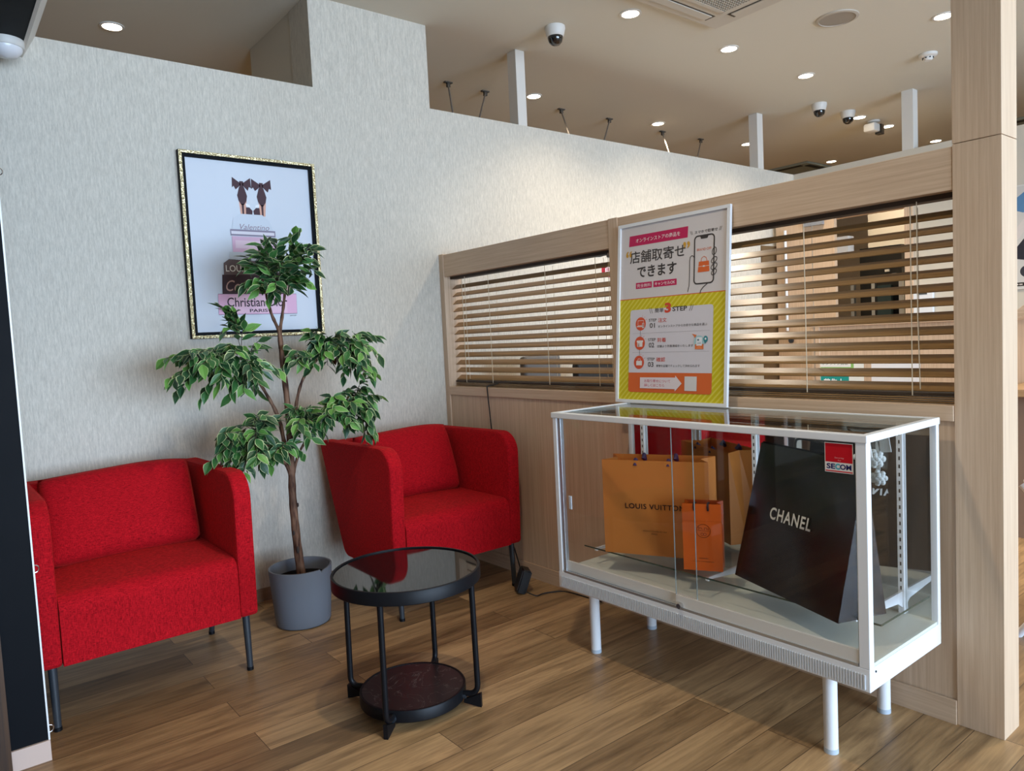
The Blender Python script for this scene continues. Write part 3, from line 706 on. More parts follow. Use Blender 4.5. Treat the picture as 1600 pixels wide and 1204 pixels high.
def bow(cu, cv, s):
    A.poly([(cu-.004, cv), (cu-.042*s, cv+.026), (cu-.044*s, cv-.022), (cu-.036*s, cv-.014), (cu-.028*s, cv-.030), (cu-.004, cv-.008)], INK)
    A.poly([(cu+.004, cv), (cu+.042*s, cv+.028), (cu+.044*s, cv-.018), (cu+.034*s, cv-.014), (cu+.028*s, cv-.032), (cu+.004, cv-.008)], INK)
    A.poly([(cu-.009, cv+.010), (cu+.009, cv+.010), (cu+.008, cv-.014), (cu-.008, cv-.014)], INK)
for cu, m_ in ((.272, 1), (.363, -1)):
    A.poly([(cu-.012, .565), (cu+.012, .562), (cu+.020, .640), (cu-.018, .640)], SKIN).up()
    A.poly([(cu+m_*.012, .560), (cu+m_*.04, .556), (cu+m_*.044, .585), (cu+m_*.03, .60), (cu+m_*.014, .60)], INK)
    A.poly([(cu+m_*.014, .606), (cu+m_*.034, .600), (cu+m_*.032, .612), (cu+m_*.014, .618)], 'f4f4f6')
    A.poly([(cu, .705), (cu+.012, .690), (cu+.023, .652), (cu+.018, .628), (cu+.006, .610), (cu-.006, .610), (cu-.018, .628), (cu-.023, .652), (cu-.012, .690)], INK)
    A.poly([(cu-.0055, .615), (cu+.0055, .615), (cu+.003, .540), (cu-.003, .540)], INK).up()
bow(.272, .708, 1.0); bow(.364, .708, 1.08); A.up()
# books
A.rect(.206, .467, .417, .496, '8e8496').up().rect(.210, .474, .412, .488, 'e6dfe6').up()
A.poly([(.215, .497), (.408, .497), (.392, .540), (.36, .568), (.255, .568), (.222, .545)], 'd3d9e2').up()
A.text('Valentino', (.251, .497, .389, .522), '9a8490', shear=.3)
A.rect(.211, .392, .416, .464, 'e2b9cf').up().rect(.225, .41, .40, .446, 'efd2de')
A.rect(.195, .355, .44, .392, 'cfd3d8')
A.poly([(.163, .287), (.450, .287), (.450, .347), (.190, .358), (.165, .340)], '6d5c5c').up()
A.text('LOUIS VUITTON', (.173, .301, .440, .331), 'f2ece6', bold=.01)
A.poly([(.150, .199), (.479, .199), (.480, .287), (.155, .287)], '3f2a30').up()
A.text('Coco Chanel', (.168, .212, .470, .262), 'c79f95', shear=.35)
A.poly([(.127, .105), (.498, .105), (.500, .199), (.130, .199)], 'e8b6d2').up(); A.rect(.18, .110, .45, .190, 'efc6d8').up()
A.text('Christian Dior', (.168, .140, .452, .183), '3d2c36', bold=.012)
A.text('PARIS', (.269, .114, .354, .129), '3d2c36', bold=.02)
A.stroke([(.127, .105), (.498, .105), (.500, .199), (.130, .199), (.127, .105)], .0018, '6b5060')
A.text('sgdesign', (.461, .092, .495, .099), '6b6b70', shear=.4)
A.build('printed_sheet', t)

# ================================================================ SHOWCASE
X0, X1, Y0, Y1, Z0, Z1 = 1.824, 2.258, .883, 2.061, .247, .912
t = thing('display_case', 'white framed glass display case on round legs with designer bags inside', 'display case', ((X0+X1)/2, (Y0+Y1)/2, 0))
MB().box(X0, X1, Y0, Y1, Z0, .308, .002).build('base', white_metal, t)
mb = MB()
for k in range(150):
    y = Y0+.012+(Y1-Y0-.024)*k/150; mb.box(X0-.0035, X0, y, y+.0042, Z0+.006, .292)
mb.build('ribbed_strip', mat('ribs', 'd9dcdf', .4), t)
MB().box(X0+.02, X1-.002, Y0+.004, Y1-.004, .308, .316).build('deck', deck_m, t)
MB().box(X0, X0+.006, Y0+.03, Y1-.03, .308, .316).box(X0+.012, X0+.018, Y0+.03, Y1-.03, .308, .316).build('door_track', alum, t)
for (x, y) in ((X0, Y0), (X0, Y1-.022), (X1-.018, Y0), (X1-.018, Y1-.018)):
    w = .028 if y == Y0 and x == X0 else .019
    MB().box(x, x+(.024 if x == X0 else .018), y, y+w, .308, Z1-.018, .0015).build('post', white_metal, t)
MB().box(X0+.004, X0+.020, Y1-.040, Y1-.022, .31, Z1-.018, .001).build('door_channel', alum, t)
fz0 = Z1-.020
mb = MB(); mb.box(X0-.003, X0+.022, Y0-.003, Y1+.003, fz0, Z1, .002); mb.box(X1-.018, X1, Y0-.003, Y1+.003, fz0, Z1, .002)
mb.box(X0+.022, X1-.018, Y0-.003, Y0+.018, fz0, Z1, .002); mb.box(X0+.022, X1-.018, Y1-.018, Y1+.003, fz0, Z1, .002); mb.build('top_frame', white_metal, t)
MB().box(X0+.022, X1-.018, Y0+.018, Y1-.018, Z1-.007, Z1-.002).build('top_pane', clear_top, t)
for y in (Y0+.006, Y1-.010):
    MB().box(X0+.024, X1-.018, y, y+.004, .31, fz0).build('side_pane', clear, t)
MB().box(X1-.010, X1-.006, Y0+.020, Y1-.020, .316, fz0).build('mirror_back', mirror, t)
for xd, ya, yb in ((X0+.014, 1.430, Y1-.024), (X0+.004, Y0+.030, 1.505)):
    d = MB().box(xd, xd+.004, ya, yb, .330, fz0).build('sliding_door', clear, t)
    MB().box(xd-.001, xd+.006, ya, yb, .316, .352).build('door_rail', white_plastic, d)
    for y in (ya, yb):
        MB().box(xd, xd+.004, y-.0004, y+.0004, .352, fz0).build('glass_edge', mat('pane_edge', '8c9490', .3), d)
    if ya > 1: MB().box(xd-.005, xd, 1.985, 1.997, .553, .603, .001).build('finger_pull', mat('clear_plastic', 'c9d3dc', .2), d)
MB().tube([(X0-.012, 1.484, .322), (X0+.004, 1.484, .322)], .0085, 20).build('lock', chrome, t, smooth=True)
# security sticker on the right door
sd = [o for o in bpy.data.objects if o.parent == t and o.name.startswith('sliding_door')][-1]
A = Art((X0+.0039, .994, .809), (0, -1, 0), (0, 0, 1)); sw, sh = .076, .078
A.rect(0, 0, sw, sh, 'e6ded8').up(); A.rect(.002, .027, sw-.002, sh-.002, 'c4091c'); A.rect(.002, .002, sw-.002, .005, 'c4091c').up()
A.text('SE', (.005, .009, .028, .023), '1c2460', bold=.03); A.text('C', (.028, .008, .041, .024), '4fa7b4', bold=.05); A.text('OM', (.041, .009, .071, .023), '1c2460', bold=.03)
A.text('Security', (.027, .036, .052, .041), 'e8a0a0'); A.text('by', (.036, .030, .044, .034), 'e8a0a0')
A.build('security_sticker', sd)
# shelf standards, brackets and the low glass shelf
for y in (.985, 1.475, 1.985):
    MB().box(X1-.022, X1-.011, y-.009, y+.009, .316, fz0, .001).build('shelf_standard', white_metal, t)
    st = [o for o in bpy.data.objects if o.parent == t and o.name.startswith('shelf_standard')][-1]
    mb = MB()
    for k in range(22): mb.box(X1-.0225, X1-.0219, y-.002, y+.002, .34+.0245*k, .351+.0245*k)
    mb.build('slot', dark_plastic, st)
    MB().prism([(X1-.022, .384), (1.955, .384), (1.955, .376), (X1-.05, .352), (X1-.022, .335)], 'y', y-.004, y+.004, .001).box(1.95, 1.957, y-.006, y+.006, .372, .384, .001).build('bracket', white_metal, st)
SH = .390
MB().box(1.935, X1-.024, Y0+.022, 2.030, SH-.005, SH).build('glass_shelf', clear, t)
MB().box(1.9338, 1.935, Y0+.022, 2.030, SH-.005, SH).box(1.935, X1-.024, Y0+.0208, Y0+.022, SH-.005, SH).build('shelf_edge', green_edge, t)
for x in (1.889+.012, 2.218):
    for y in (1.033, 1.955):
        g = MB().tube([(x, y, Z0), (x, y, .012)], .019, 24).build('leg', white_metal, t, smooth=True)
        MB().tube([(x, y, .014), (x, y, 0)], .0195, 24).build('leg_cap', mat('cap_grey', 'b9c6d2', .5), g, smooth=True)
MB().tube([(X0+.03, Y0-.0005, .296), (X0+.03, Y0-.002, .296)], .003, 10).build('screw', leg_metal, t)

# ---------------------------------------------------------------- paper bags
def paper_bag(name, label, P, Q, depthv, h, m_out, m_in, top_shift=(0, 0), belly=.008, tops=None):
    """P,Q: lower front corners (left,right as seen); depthv: vector towards the rear; open top"""
    P, Q, dv = Vector(P), Vector(Q), Vector(depthv)
    t = thing(name, label, 'shopping bag', (P+Q)/2+dv/2)
    ts = Vector((top_shift[0], top_shift[1], 0)); upv = Vector((0, 0, h))
    u = (Q-P)
    mb = MB()
    def sheet(a, b, c, d, n=10, bulge=Vector((0, 0, 0)), rnd=.0015, mi=0):
        V = []; F = []
        for i in range(n+1):
            for j in range(n+1):
                s, w = i/n, j/n
                p = a.lerp(b, s).lerp(d.lerp(c, s), w)
                p = p+bulge*math.sin(math.pi*s)*math.sin(math.pi*w)
                if 0 < i < n and 0 < j: p = p+bulge.normalized()*random.uniform(-rnd, rnd) if bulge.length > 0 else p
                V.append(p)
        for i in range(n):
            for j in range(n):
                k = i*(n+1)+j; F.append((k, k+n+1, k+n+2, k+1))
        mb.add(V, F, mi)
    nrm = -dv.normalized()
    A0, B0, C0, D0 = P, Q, Q+dv, P+dv
    A1, B1 = A0+upv+ts, B0+upv+ts; C1, D1 = C0+upv+ts, D0+upv+ts
    if tops: A1, B1, C1, D1 = [Vector(q) for q in tops]
    sheet(A0, B0, B1, A1, bulge=nrm*belly); 
    body = mb; bt = body.build('body', m_out, t, smooth=True, recalc=False)
    mb = MB(); 
    # gussets with a centre crease that pulls inward near the top
    for (a, b, c, d, s) in ((B0, C0, C1, B1, -1), (D0, A0, A1, D1, 1)):
        m0 = (a+b)/2; m1 = (c+d)/2+u.normalized()*s*min(.04, dv.length*.3)*(.3 if tops else 1)
        mb.add([a, m0, m1, d], [(0, 1, 2, 3)]); mb.add([m0, b, c, m1], [(0, 1, 2, 3)])
    mb.build('gusset', m_out, t, recalc=False)
    mb = MB(); mb.add([A0+Vector((0, 0, .0005)), B0+Vector((0, 0, .0005)), C0+Vector((0, 0, .0005)), D0+Vector((0, 0, .0005))], [(0, 1, 2, 3)]); mb.build('base', m_out, t)
    mb = MB(); sheet(D0, C0, C1, D1, bulge=-nrm*belly*.4); mb.build('back_panel', m_out, t, smooth=True, recalc=False)
    mb = MB(); o = -nrm*.001
    mb.add([A1+o, B1+o, B1+o-Vector((0, 0, .04)), A1+o-Vector((0, 0, .04)), C1-o, D1-o, D1-o-Vector((0, 0, .04)), C1-o-Vector((0, 0, .04))], [(0, 1, 2, 3), (4, 5, 6, 7)])
    mb.build('turned_hem', m_in, t)
    return t, (A0, u, ts, upv, nrm)
def crumple(m, amt=.5, sc=7):
    N, L, b = nodes(m); tc = N.new('ShaderNodeTexCoord'); v = N.new('ShaderNodeTexVoronoi'); v.inputs['Scale'].default_value = sc; v.distance = 'CHEBYCHEV'
    no = N.new('ShaderNodeTexNoise'); no.inputs['Scale'].default_value = 3; no.inputs['Detail'].default_value = 2; L.new(tc.outputs['Object'], no.inputs['Vector'])
    mx = N.new('ShaderNodeMix'); mx.data_type = 'RGBA'; mx.inputs['Factor'].default_value = .35; L.new(tc.outputs['Object'], mx.inputs['A']); L.new(no.outputs['Color'], mx.inputs['B'])
    L.new(mx.outputs['Result'], v.inputs['Vector']); bu = N.new('ShaderNodeBump'); bu.inputs['Strength'].default_value = amt; bu.inputs['Distance'].default_value = .006
    L.new(v.outputs['Distance'], bu.inputs['Height']); L.new(bu.outputs['Normal'], b.inputs['Normal']); return m
lv_m = crumple(mat('orange_paper', 'c67a38', .5, spec=.3), .25)
lv_in = mat('orange_hem', 'c2702a', .6)
z = SH+.001
u_ = Vector((.43, -.90, 0)).normalized(); v_ = Vector((.90, .43, 0)).normalized()
P_ = Vector((1.921, 1.905, z)); Q_ = P_+u_*.385
t, fr_ = paper_bag('shopping_bag', 'large amber orange paper bag with LOUIS VUITTON lettering', P_, Q_, v_*.135, .345, lv_m, lv_in, belly=.004)
A = Art(P_-v_*.0052, u_, (0, 0, 1)); A.text('LOUIS VUITTON', (.085, .170, .300, .189), '2a1a1c', bold=.012, spacing=1.1)
A.text('MAISON FONDÉE EN 1854', (.148, .088, .234, .094), '5a3a20'); A.text('PARIS', (.178, .078, .200, .0835), '5a3a20')
A.build('printed_lettering', t)
for s in (.125, .245):
    mb = MB()
    for off in (.002, .133):
        a_ = P_+u_*s+v_*off+Vector((0, 0, .345))
        mb.box(0, 0, 0, 0, 0, 0) if False else mb.tube([a_-Vector((0, 0, .02)), a_+Vector((0, 0, .001))+v_*(.01 if off < .1 else -.01), a_+Vector((0, 0, -.014))+v_*(.02 if off < .1 else -.02)], .008, 8)
    mb.build('ribbon_handle', mat('navy_ribbon', '2a2350', .7), t, smooth=True)
# small orange bag
hm = mat('bright_orange_paper', 'd65a10', .3, spec=.5, coat=.4)
u2 = Vector((.49, -.87, 0)).normalized(); v2 = Vector((.87, .49, 0)).normalized()
P2 = Vector((1.951, 1.568, z)); Q2 = P2+u2*.128
t, _ = paper_bag('shopping_bag', 'small bright orange gift bag with a round horse carriage emblem', P2, Q2, v2*.062, .226, hm, mat('orange_hem2', 'a8420c', .5), belly=.0)
A = Art(P2-v2*.0006, u2, (0, 0, 1)); BR = '3a1208'
cu, cv, r = .068, .135, .0225
A.ring(cu, cv, r, .0012, BR); A.stroke([(cu-.021, cv+.002), (cu+.021, cv-.001)], .0008, BR)
for k in range(2): A.ring(cu-.004+.009*k, cv-.011, .0045, .0009, BR, 14)
A.stroke([(cu-.016, cv+.004), (cu-.013, cv+.010), (cu-.007, cv+.011), (cu-.003, cv+.005)], .0012, BR); A.stroke([(cu-.013, cv+.010), (cu-.016, cv+.014)], .0014, BR)
A.stroke([(cu+.003, cv+.003), (cu+.004, cv+.011), (cu+.010, cv+.011), (cu+.012, cv+.004)], .0012, BR); A.stroke([(cu+.016, cv+.002), (cu+.016, cv+.010)], .0014, BR)
A.text('HERMÈS', (.052, .040, .082, .0445), BR); A.text('24 FAUBOURG SAINT-HONORÉ PARIS', (.030, .030, .100, .0335), BR)
A.stroke([(0, .168), (.128, .168)], .0007, 'a8420c')
A.build('printed_emblem', t)
for s in (.040, .085):
    a_ = P2+u2*s+Vector((0, 0, .226))
    MB().tube(curve([a_-v2*.002-Vector((0, 0, .022)), a_-v2*.004-Vector((0, 0, .008)), a_+v2*.006+Vector((0, 0, .002)), a_+v2*.03-Vector((0, 0, .003))], 5), .0034, 8).build('cord_handle', mat('dark_cord', '2a0f10', .7), t, smooth=True)
# large black bag, sheared towards the right, overhanging the shelf
bk = crumple(mat('black_paper', '08080b', .16, spec=.5), .1, 5)
P3 = Vector((2.018, 1.414, z)); Q3 = Vector((1.862, .985, z)); u3 = (Q3-P3).normalized(); v3 = Vector((-u3.y, u3.x, 0))
t, _ = paper_bag('shopping_bag', 'large glossy black paper bag with white CHANEL lettering', P3, Q3, v3*.165, .435, bk, mat('black_hem', '08080a', .4), top_shift=(.055, -.075), belly=.003, tops=[(2.073, 1.339, .826), (1.955, .95, .815), (1.985, .965, .815), (2.10, 1.35, .826)])
W3 = (Q3-P3).length; shv = Vector((.074, -.055, .43))
A = Art(P3-v3*.0050, u3, shv); A.text('CHANEL', (.118, .215, .298, .253), 'eceae6', bold=.02, spacing=1.15); A.build('printed_lettering', t)
C3 = Q3+v3*.165; D3 = P3+v3*.165; Ct, Dt = Vector((1.985, .965, .815)), Vector((2.10, 1.35, .826))
vb_ = (Dt-D3).normalized(); ub_ = (D3-C3).normalized(); ub_ = (ub_-vb_*ub_.dot(vb_)).normalized()
A = Art(C3+(ub_.cross(vb_))*.008, ub_, vb_); A.text('CHANEL', (.12, .215, .30, .25), 'eceae6', bold=.02, spacing=1.15); A.build('back_lettering', t)
m1, m2 = Ct.lerp(Dt, .35), Ct.lerp(Dt, .65)
MB().tube(curve([m1-Vector((0, 0, .01)), m1+Vector((.03, .01, .02)), m1.lerp(m2, .5)+Vector((.05, .02, .022)), m2+Vector((.03, .01, .02)), m2-Vector((0, 0, .01))], 5), .004, 8).build('handle', black_metal, t, smooth=True)
# white camellias pinned to the rear, seen in the mirror
fm = mat('petal_white', 'eef0ee', .7)
def camellia(c, parent, s=1.0):
    mb = MB(); n0 = v3.normalized()
    for ring, (rr, cnt, lift) in enumerate(((.022, 7, .0), (.014, 6, .004), (.007, 4, .008))):
        for k in range(cnt):
            a = 2*math.pi*(k+.5*ring)/cnt; p = Vector(c)+(u3*math.cos(a)+Vector((0, 0, 1))*math.sin(a))*rr*s+n0*lift
            b = bmesh.new(); bmesh.ops.create_uvsphere(b, u_segments=8, v_segments=6, radius=.011*s)
            for v in b.verts: v.co = Vector(p)+v.co*Vector((1, 1, 1)).x*1.0
            mb.bm(b)
    mb.build('camellia', fm, parent, smooth=True)
camellia((2.19, 1.088, .765), t, .95); camellia((2.19, 1.078, .705), t, .8)
MB().prism([(1.04, .79), (1.075, .785), (1.085, .85), (1.05, .855)], 'x', 2.185, 2.188).prism([(1.075, .70), (1.088, .70), (1.088, .82), (1.075, .82)], 'x', 2.186, 2.188).build('ribbon', fm, t)

# ================================================================ POSTER STAND ON THE CASE
b0 = Vector((2.224, 0, .9135)); up_ = (Vector((2.2825, 0, 1.633))-b0).normalized(); OY = 2.107
PW, PHt = .538, .722
def PL(u, v, n=0): return Vector((b0.x, OY-u, b0.z))+up_*v+Vector((-up_.z, 0, up_.x))*n
t = thing('poster_board', 'large Japanese framed poster leaning on the partition above the glass case', 'poster', PL(PW/2, 0))
def pbox(mb, u0, u1, v0, v1, n0, n1):
    V = [PL(u, v, n) for n in (n0, n1) for u, v in ((u0, v0), (u1, v0), (u1, v1), (u0, v1))]
    return mb.add(V, [(0, 1, 2, 3), (4, 5, 6, 7), (0, 1, 5, 4), (1, 2, 6, 5), (2, 3, 7, 6), (3, 0, 4, 7)])
mb = MB(); fwid = .0125
pbox(mb, 0, PW, 0, fwid, -.006, .006); pbox(mb, 0, PW, PHt-fwid, PHt, -.006, .006); pbox(mb, 0, fwid, fwid, PHt-fwid, -.006, .006); pbox(mb, PW-fwid, PW, fwid, PHt-fwid, -.006, .006)
mb.build('frame', white_metal, t)
pbox(MB(), fwid, PW-fwid, fwid, PHt-fwid, -.004, -.001).build('backing', mat('backing', 'bcb8b0', .7), t)
A = Art(PL(-.006, 0, -.001), (0, -1, 0), up_)   # art coordinates run from the left edge at -.006
PK, OR, TXc, YE = 'c4285a', 'dd6a35', '46403e', 'd2c21e'
e0, e1, vb, vt = fwid+.006, PW-fwid+.006, fwid, PHt-fwid
A.rect(e0, .417, e1, vt, 'd9d3d2'); A.rect(e0, vb, e1, .417, YE).up()
# pale diagonal stripes
nst = 27
for k in range(-nst, nst*2):
    a = e0+k*.0235; pts = []
    x0s, x1s = a, a+.009; sl = 1.0
    poly = [(x0s, vb), (x1s, vb), (x1s+(.417-vb)*sl, .417), (x0s+(.417-vb)*sl, .417)]
    def clip(poly, axis, val, keep):
        out = []
        for i in range(len(poly)):
            p, q = poly[i-1], poly[i]; ip, iq = keep(p[axis], val), keep(q[axis], val)
            if ip != iq:
                s = (val-p[axis])/(q[axis]-p[axis]); out.append((p[0]+s*(q[0]-p[0]), p[1]+s*(q[1]-p[1])))
            if iq: out.append(q)
        return out
    poly = clip(poly, 0, e0, lambda a_, b_: a_ >= b_); poly = clip(poly, 0, e1, lambda a_, b_: a_ <= b_) if poly else poly
    if len(poly) > 2: A.poly(poly, 'e0d650')
A.up(); A.rect(e0, .415, e1, .418, OR)
A.poly([(.062, .629), (.355, .629), (.357, .671), (.065, .671)], PK)
A.rect(.102, .456, .185, .480, PK).rect(.193, .456, .307, .480, PK).up()
A.text('オンラインストアの商品を', (.098, .641, .320, .658), 'f2e6e6', bold=.006)
A.text('店舗取寄せ', (.069, .559, .346, .608), TXc, bold=.011); A.text('できます', (.108, .499, .305, .546), TXc, bold=.022)
A.text('“', (.047, .586, .078, .612), 'd2a040', bold=.02); A.text('”', (.335, .588, .367, .614), 'd2a040', bold=.02)
A.text('完全無料', (.108, .461, .179, .475), 'f2e6e6'); A.text('キャンセルOK', (.200, .461, .300, .475), 'f2e6e6', bold=.01)
A.text('スマホで取寄せ', (.387, .636, .489, .648), TXc, bold=.008)
for s in (-1, 1):
    for k in (0, 1): cx_ = .437+s*(.058+.006*k); A.stroke([(cx_, .636), (cx_+s*.006, .650)], .0014, TXc)
# phone and hand drawing
rp = rounded([(.388, .451), (.474, .451), (.475, .627), (.388, .627)], .014, 5); A.stroke(rp+[rp[0]], .0055, TXc)
A.poly([(.412, .626), (.450, .626), (.445, .615), (.417, .615)], TXc)
A.text('BRAND OFF', (.399, .572, .463, .581), OR)
A.poly([(.404, .493), (.456, .493), (.453, .532), (.409, .532)], OR); A.stroke([(.418, .532), (.421, .544), (.431, .550), (.441, .544), (.445, .532)], .0022, OR).up()
A.stroke([(.405, .514), (.455, .514)], .0014, 'e8e0d8'); A.disc(.431, .514, .006, 'e8e0d8', .003)
A.stroke([(.388, .548), (.383, .556), (.376, .558), (.369, .553), (.367, .54), (.367, .47), (.366, .448), (.360, .425)], .003, TXc)
A.stroke([(.448, .449), (.430, .437), (.420, .427), (.416, .414)], .003, TXc)
for cv_, rx, ry in ((.564, .009, .013), (.532, .012, .010), (.509, .013, .010), (.488, .011, .0095)):
    A.stroke([(.476+rx*math.cos(a), cv_+ry*math.sin(a)+rx*math.cos(a)*.4) for a in [2*math.pi*k/16 for k in range(17)]], .003, TXc)
# card with three steps
card = rounded([(.070, .043), (.475, .043), (.477, .372), (.076, .372)], .012, 5)
A.poly(card, 'dad6dc').up()
A.poly(rounded([(.070, .043), (.475, .043), (.4755, .121), (.0715, .121)], [.012, .012, 0, 0], 5), OR).up()
A.text('簡単', (.203, .355, .247, .373), TXc, bold=.004); A.text('3', (.252, .352, .283, .391), 'd8503a', bold=.045); A.text('STEP', (.290, .356, .359, .374), TXc, bold=.02)
for s in (-1, 1):
    for k in (0, 1): cx_ = .281+s*(.089+.009*k); A.stroke([(cx_, .354), (cx_+s*.009, .377)], .0018, TXc)
A.stroke([(.1305, .29), (.1275, .18)], .0015, TXc).up()
for k, (cv_, jp, de) in enumerate(((.315, '注文', 'オンラインストアからお好きな商品を選ぶ'), (.238, '到着', '店舗より到着連絡をいたします'), (.162, '確認', '実物を店舗でチェックして決められます'))):
    cx_ = .132-.003*k
    A.disc(cx_, cv_, .0265, 'd8593a')
    A.text('STEP', (.174-.002*k, cv_+.007, .213-.003*k, cv_+.018), TXc, bold=.005); A.text('0%d' % (k+1), (.179-.003*k, cv_-.018, .205-.002*k, cv_+.001), TXc, bold=.01)
    A.text(jp, (.221-.003*k, cv_+.002, .263-.002*k, cv_+.019), 'd8503a', bold=.004); A.text(de, (.221-.003*k, cv_-.019, (.452, .390, .422)[k], cv_-.009), TXc)
    for q in range(3): a = math.radians(30+22*q); A.stroke([(cx_+.029*math.cos(a), cv_+.029*math.sin(a)), (cx_+.036*math.cos(a), cv_+.036*math.sin(a))], .0012, 'd8593a')
A.up()
WHT = 'ece6e2'
A.stroke([(.118, .328), (.146, .328), (.146, .308), (.118, .308), (.118, .328)], .002, WHT); A.rect(.112, .303, .150, .306, WHT); A.rect(.140, .298, .150, .318, WHT); A.rect(.142, .301, .148, .316, 'd8593a')
A.rect(.116, .224, .143, .242, WHT); A.rect(.113, .242, .146, .249, WHT); A.rect(.119, .225, .127, .238, 'd8593a')
A.rect(.112, .150, .142, .168, WHT); A.stroke([(.120, .168), (.122, .176), (.132, .176), (.134, .168)], .0018, WHT)
for v_s in (.277, .201):
    for k in range(60): A.rect(.092+k*.0062, v_s, .0955+k*.0062, v_s+.001, '8a8488')
# envelope, paper plane and pin
A.disc(.417, .236, .024, 'a8ccd2'); A.up(); A.rect(.399, .209, .437, .228, 'e07840'); A.rect(.405, .222, .430, .253, 'eef0f2').up()
A.rect(.409, .240, .417, .247, '6c8494').rect(.409, .233, .426, .2345, '6c8494').rect(.409, .229, .426, .2305, '6c8494'); A.poly([(.399, .209), (.418, .224), (.437, .209)], 'e88a58')
A.poly([(.384, .267), (.406, .262), (.397, .251), (.394, .258)], 'e07840')
A.disc(.446, .246, .010, '3f8f98', .012); A.poly([(.438, .240), (.453, .240), (.444, .228)], '3f8f98'); A.up(); A.disc(.446, .247, .004, 'eef0f2')
A.poly([(.134, .059), (.308, .059), (.308, .050), (.341, .081), (.310, .111), (.310, .103), (.134, .102)], 'e6dadc')
A.rect(.354, .054, .410, .108, 'dcd8d6').up()      # blank white square
A.text('お取り寄せについて', (.157, .083, .287, .095), PK); A.text('詳しくはこちら', (.157, .066, .257, .078), PK)
A.build('printed_sheet', t)

# ================================================================ CABLE AND ADAPTER
t = thing('power_adapter', 'small black power adapter standing on the floor under the partition', 'adapter', (2.15, 2.66, 0))
R = Matrix.Rotation(math.radians(-28), 4, 'Z') @ Matrix.Rotation(math.radians(20), 4, 'Y')
b = bmesh.new(); bmesh.ops.create_cube(b, size=1)
for v in b.verts: v.co = Vector((v.co.x*.046, v.co.y*.085, v.co.z*.11))
bmesh.ops.bevel(b, geom=b.edges[:], offset=.006, segments=3, affect='EDGES')
for v in b.verts: v.co = R @ v.co
mz = min(v.co.z for v in b.verts)
for v in b.verts: v.co += Vector((2.13, 2.665, -mz))
MB().bm(b).build('housing', dark_plastic, t, smooth=True)
cab = mat('black_cable', '0c0c0e', .5)
MB().tube(curve([(2.10, 2.60, .02), (2.13, 2.57, .004), (2.17, 2.57, .004), (2.22, 2.55, .004), (2.265, 2.50, .004), (2.28, 2.3, .004)], 6), .0028, 8).build('cable', cab, t, smooth=True)
o = MB().tube(curve([(2.36, 3.03, .985), (2.33, 3.05, .962), (2.294, 3.081, .951), (2.286, 3.08, .935), (2.285, 3.068, .83), (2.287, 3.055, .70), (2.285, 3.0, .5), (2.26, 2.93, .25), (2.20, 2.80, .15), (2.145, 2.70, .105)], 8), .0032, 8).build('hanging_cord', cab, loc=(2.29, 3.05, .7), smooth=True)
tag(o, 'thin black cord hanging over the oak sill beside the corner armchair', 'cord')

# ================================================================ THE SHOP BEHIND THE PARTITION
# sign on the back wall
t = thing('wall_sign', 'black shop name lettering over a red tag on the wall behind the blinds', 'sign', (3.5, YA, 1.8))
A = Art((3.50, YA, 1.70), (1, 0, 0), (0, 0, 1), step=.002, start=.002); A.text('BRAND OFF', (.0, .0, 1.25, .15), '101010', bold=.03); A.rect(.08, -.13, .60, -.035, 'b01030').up()
A.text('買取', (.10, -.115, .28, -.05), 'f4f0f0'); A.build('lettering', t)
# door leaf seen through the right blind
dr = structure('door_2', (5.62, 3.2, 0))
MB().box(5.62, 5.66, 2.94, 3.44, 0, 2.06).build('door_leaf', door_wood, dr)
MB().tube([(5.60, 3.345, 1.14), (5.60, 3.345, 1.96)], .011, 12).build('door_handle', white_metal, dr, smooth=True)
MB().box(5.585, 5.62, 3.02, 3.18, 1.965, 2.03).build('door_closer', mat('closer', '8a8c90', .4), dr)
MB().tube([(5.60, 3.32, 1.06), (5.62, 3.32, 1.06)], .02, 12).build('door_lock', leg_metal, dr, smooth=True)
MB().box(5.45, 5.75, YA-.012, YA, 0, 1.85).build('niche_shade_panel', mat('niche_shade_brown', '6e5638', .7), dr)  # flat panel on the wall, the dark of a recess painted in brown
# rack seen through the opening
t = thing('equipment_rack', 'dark equipment rack with grey uprights seen through the far opening', 'rack', (6.9, 3.0, 0))
MB().box(6.8, 7.2, 2.95, 3.32, 0, 1.85).build('cabinet', dark_plastic, t)
for y in (2.93, 3.17, 3.36): MB().box(6.76, 6.80, y, y+.03, 0, 1.55).build('upright', alum, t)
MB().box(6.7, 6.74, 3.0, 3.12, .9, 1.5).build('panel', mat('teal_dark', '20363a', .5), t)
MB().box(6.785, 6.80, 3.05, 3.09, 1.62, 1.64).box(6.785, 6.80, 2.99, 3.03, 1.58, 1.60).build('indicator_label', white_plastic, t)
o = MB().box(6.05, 6.15, 3.05, 3.17, 1.74, 1.9).build('control_box', white_plastic, loc=(6.1, 3.1, 1.74)); tag(o, 'small pale electrical box beside the far opening', 'electrical box')
t = thing('wall_intercom', 'small white intercom with a dark screen and a blue light on the far wall', 'intercom', (5.96, 2.45, 1.27))
MB().box(5.95, 5.98, 2.36, 2.50, 1.23, 1.42, .003).build('housing', white_metal, t)
MB().box(5.947, 5.95, 2.40, 2.46, 1.37, 1.41).build('screen', mat('lcd', '4a4c48', .3), t)
MB().disc((0, 0, 0), .008, 12).build('indicator_light', mat('blue_led', '2a50ff', .3, emit='3060ff', es=4), t)
il = [o for o in bpy.data.objects if o.parent == t and o.name.startswith('indicator')][-1]; il.data.transform(Matrix.Translation((5.96, 2.45, 1.27)) @ Matrix.Translation((-.0145, -.015, .02)) @ Matrix.Rotation(math.radians(90), 4, 'Y'))
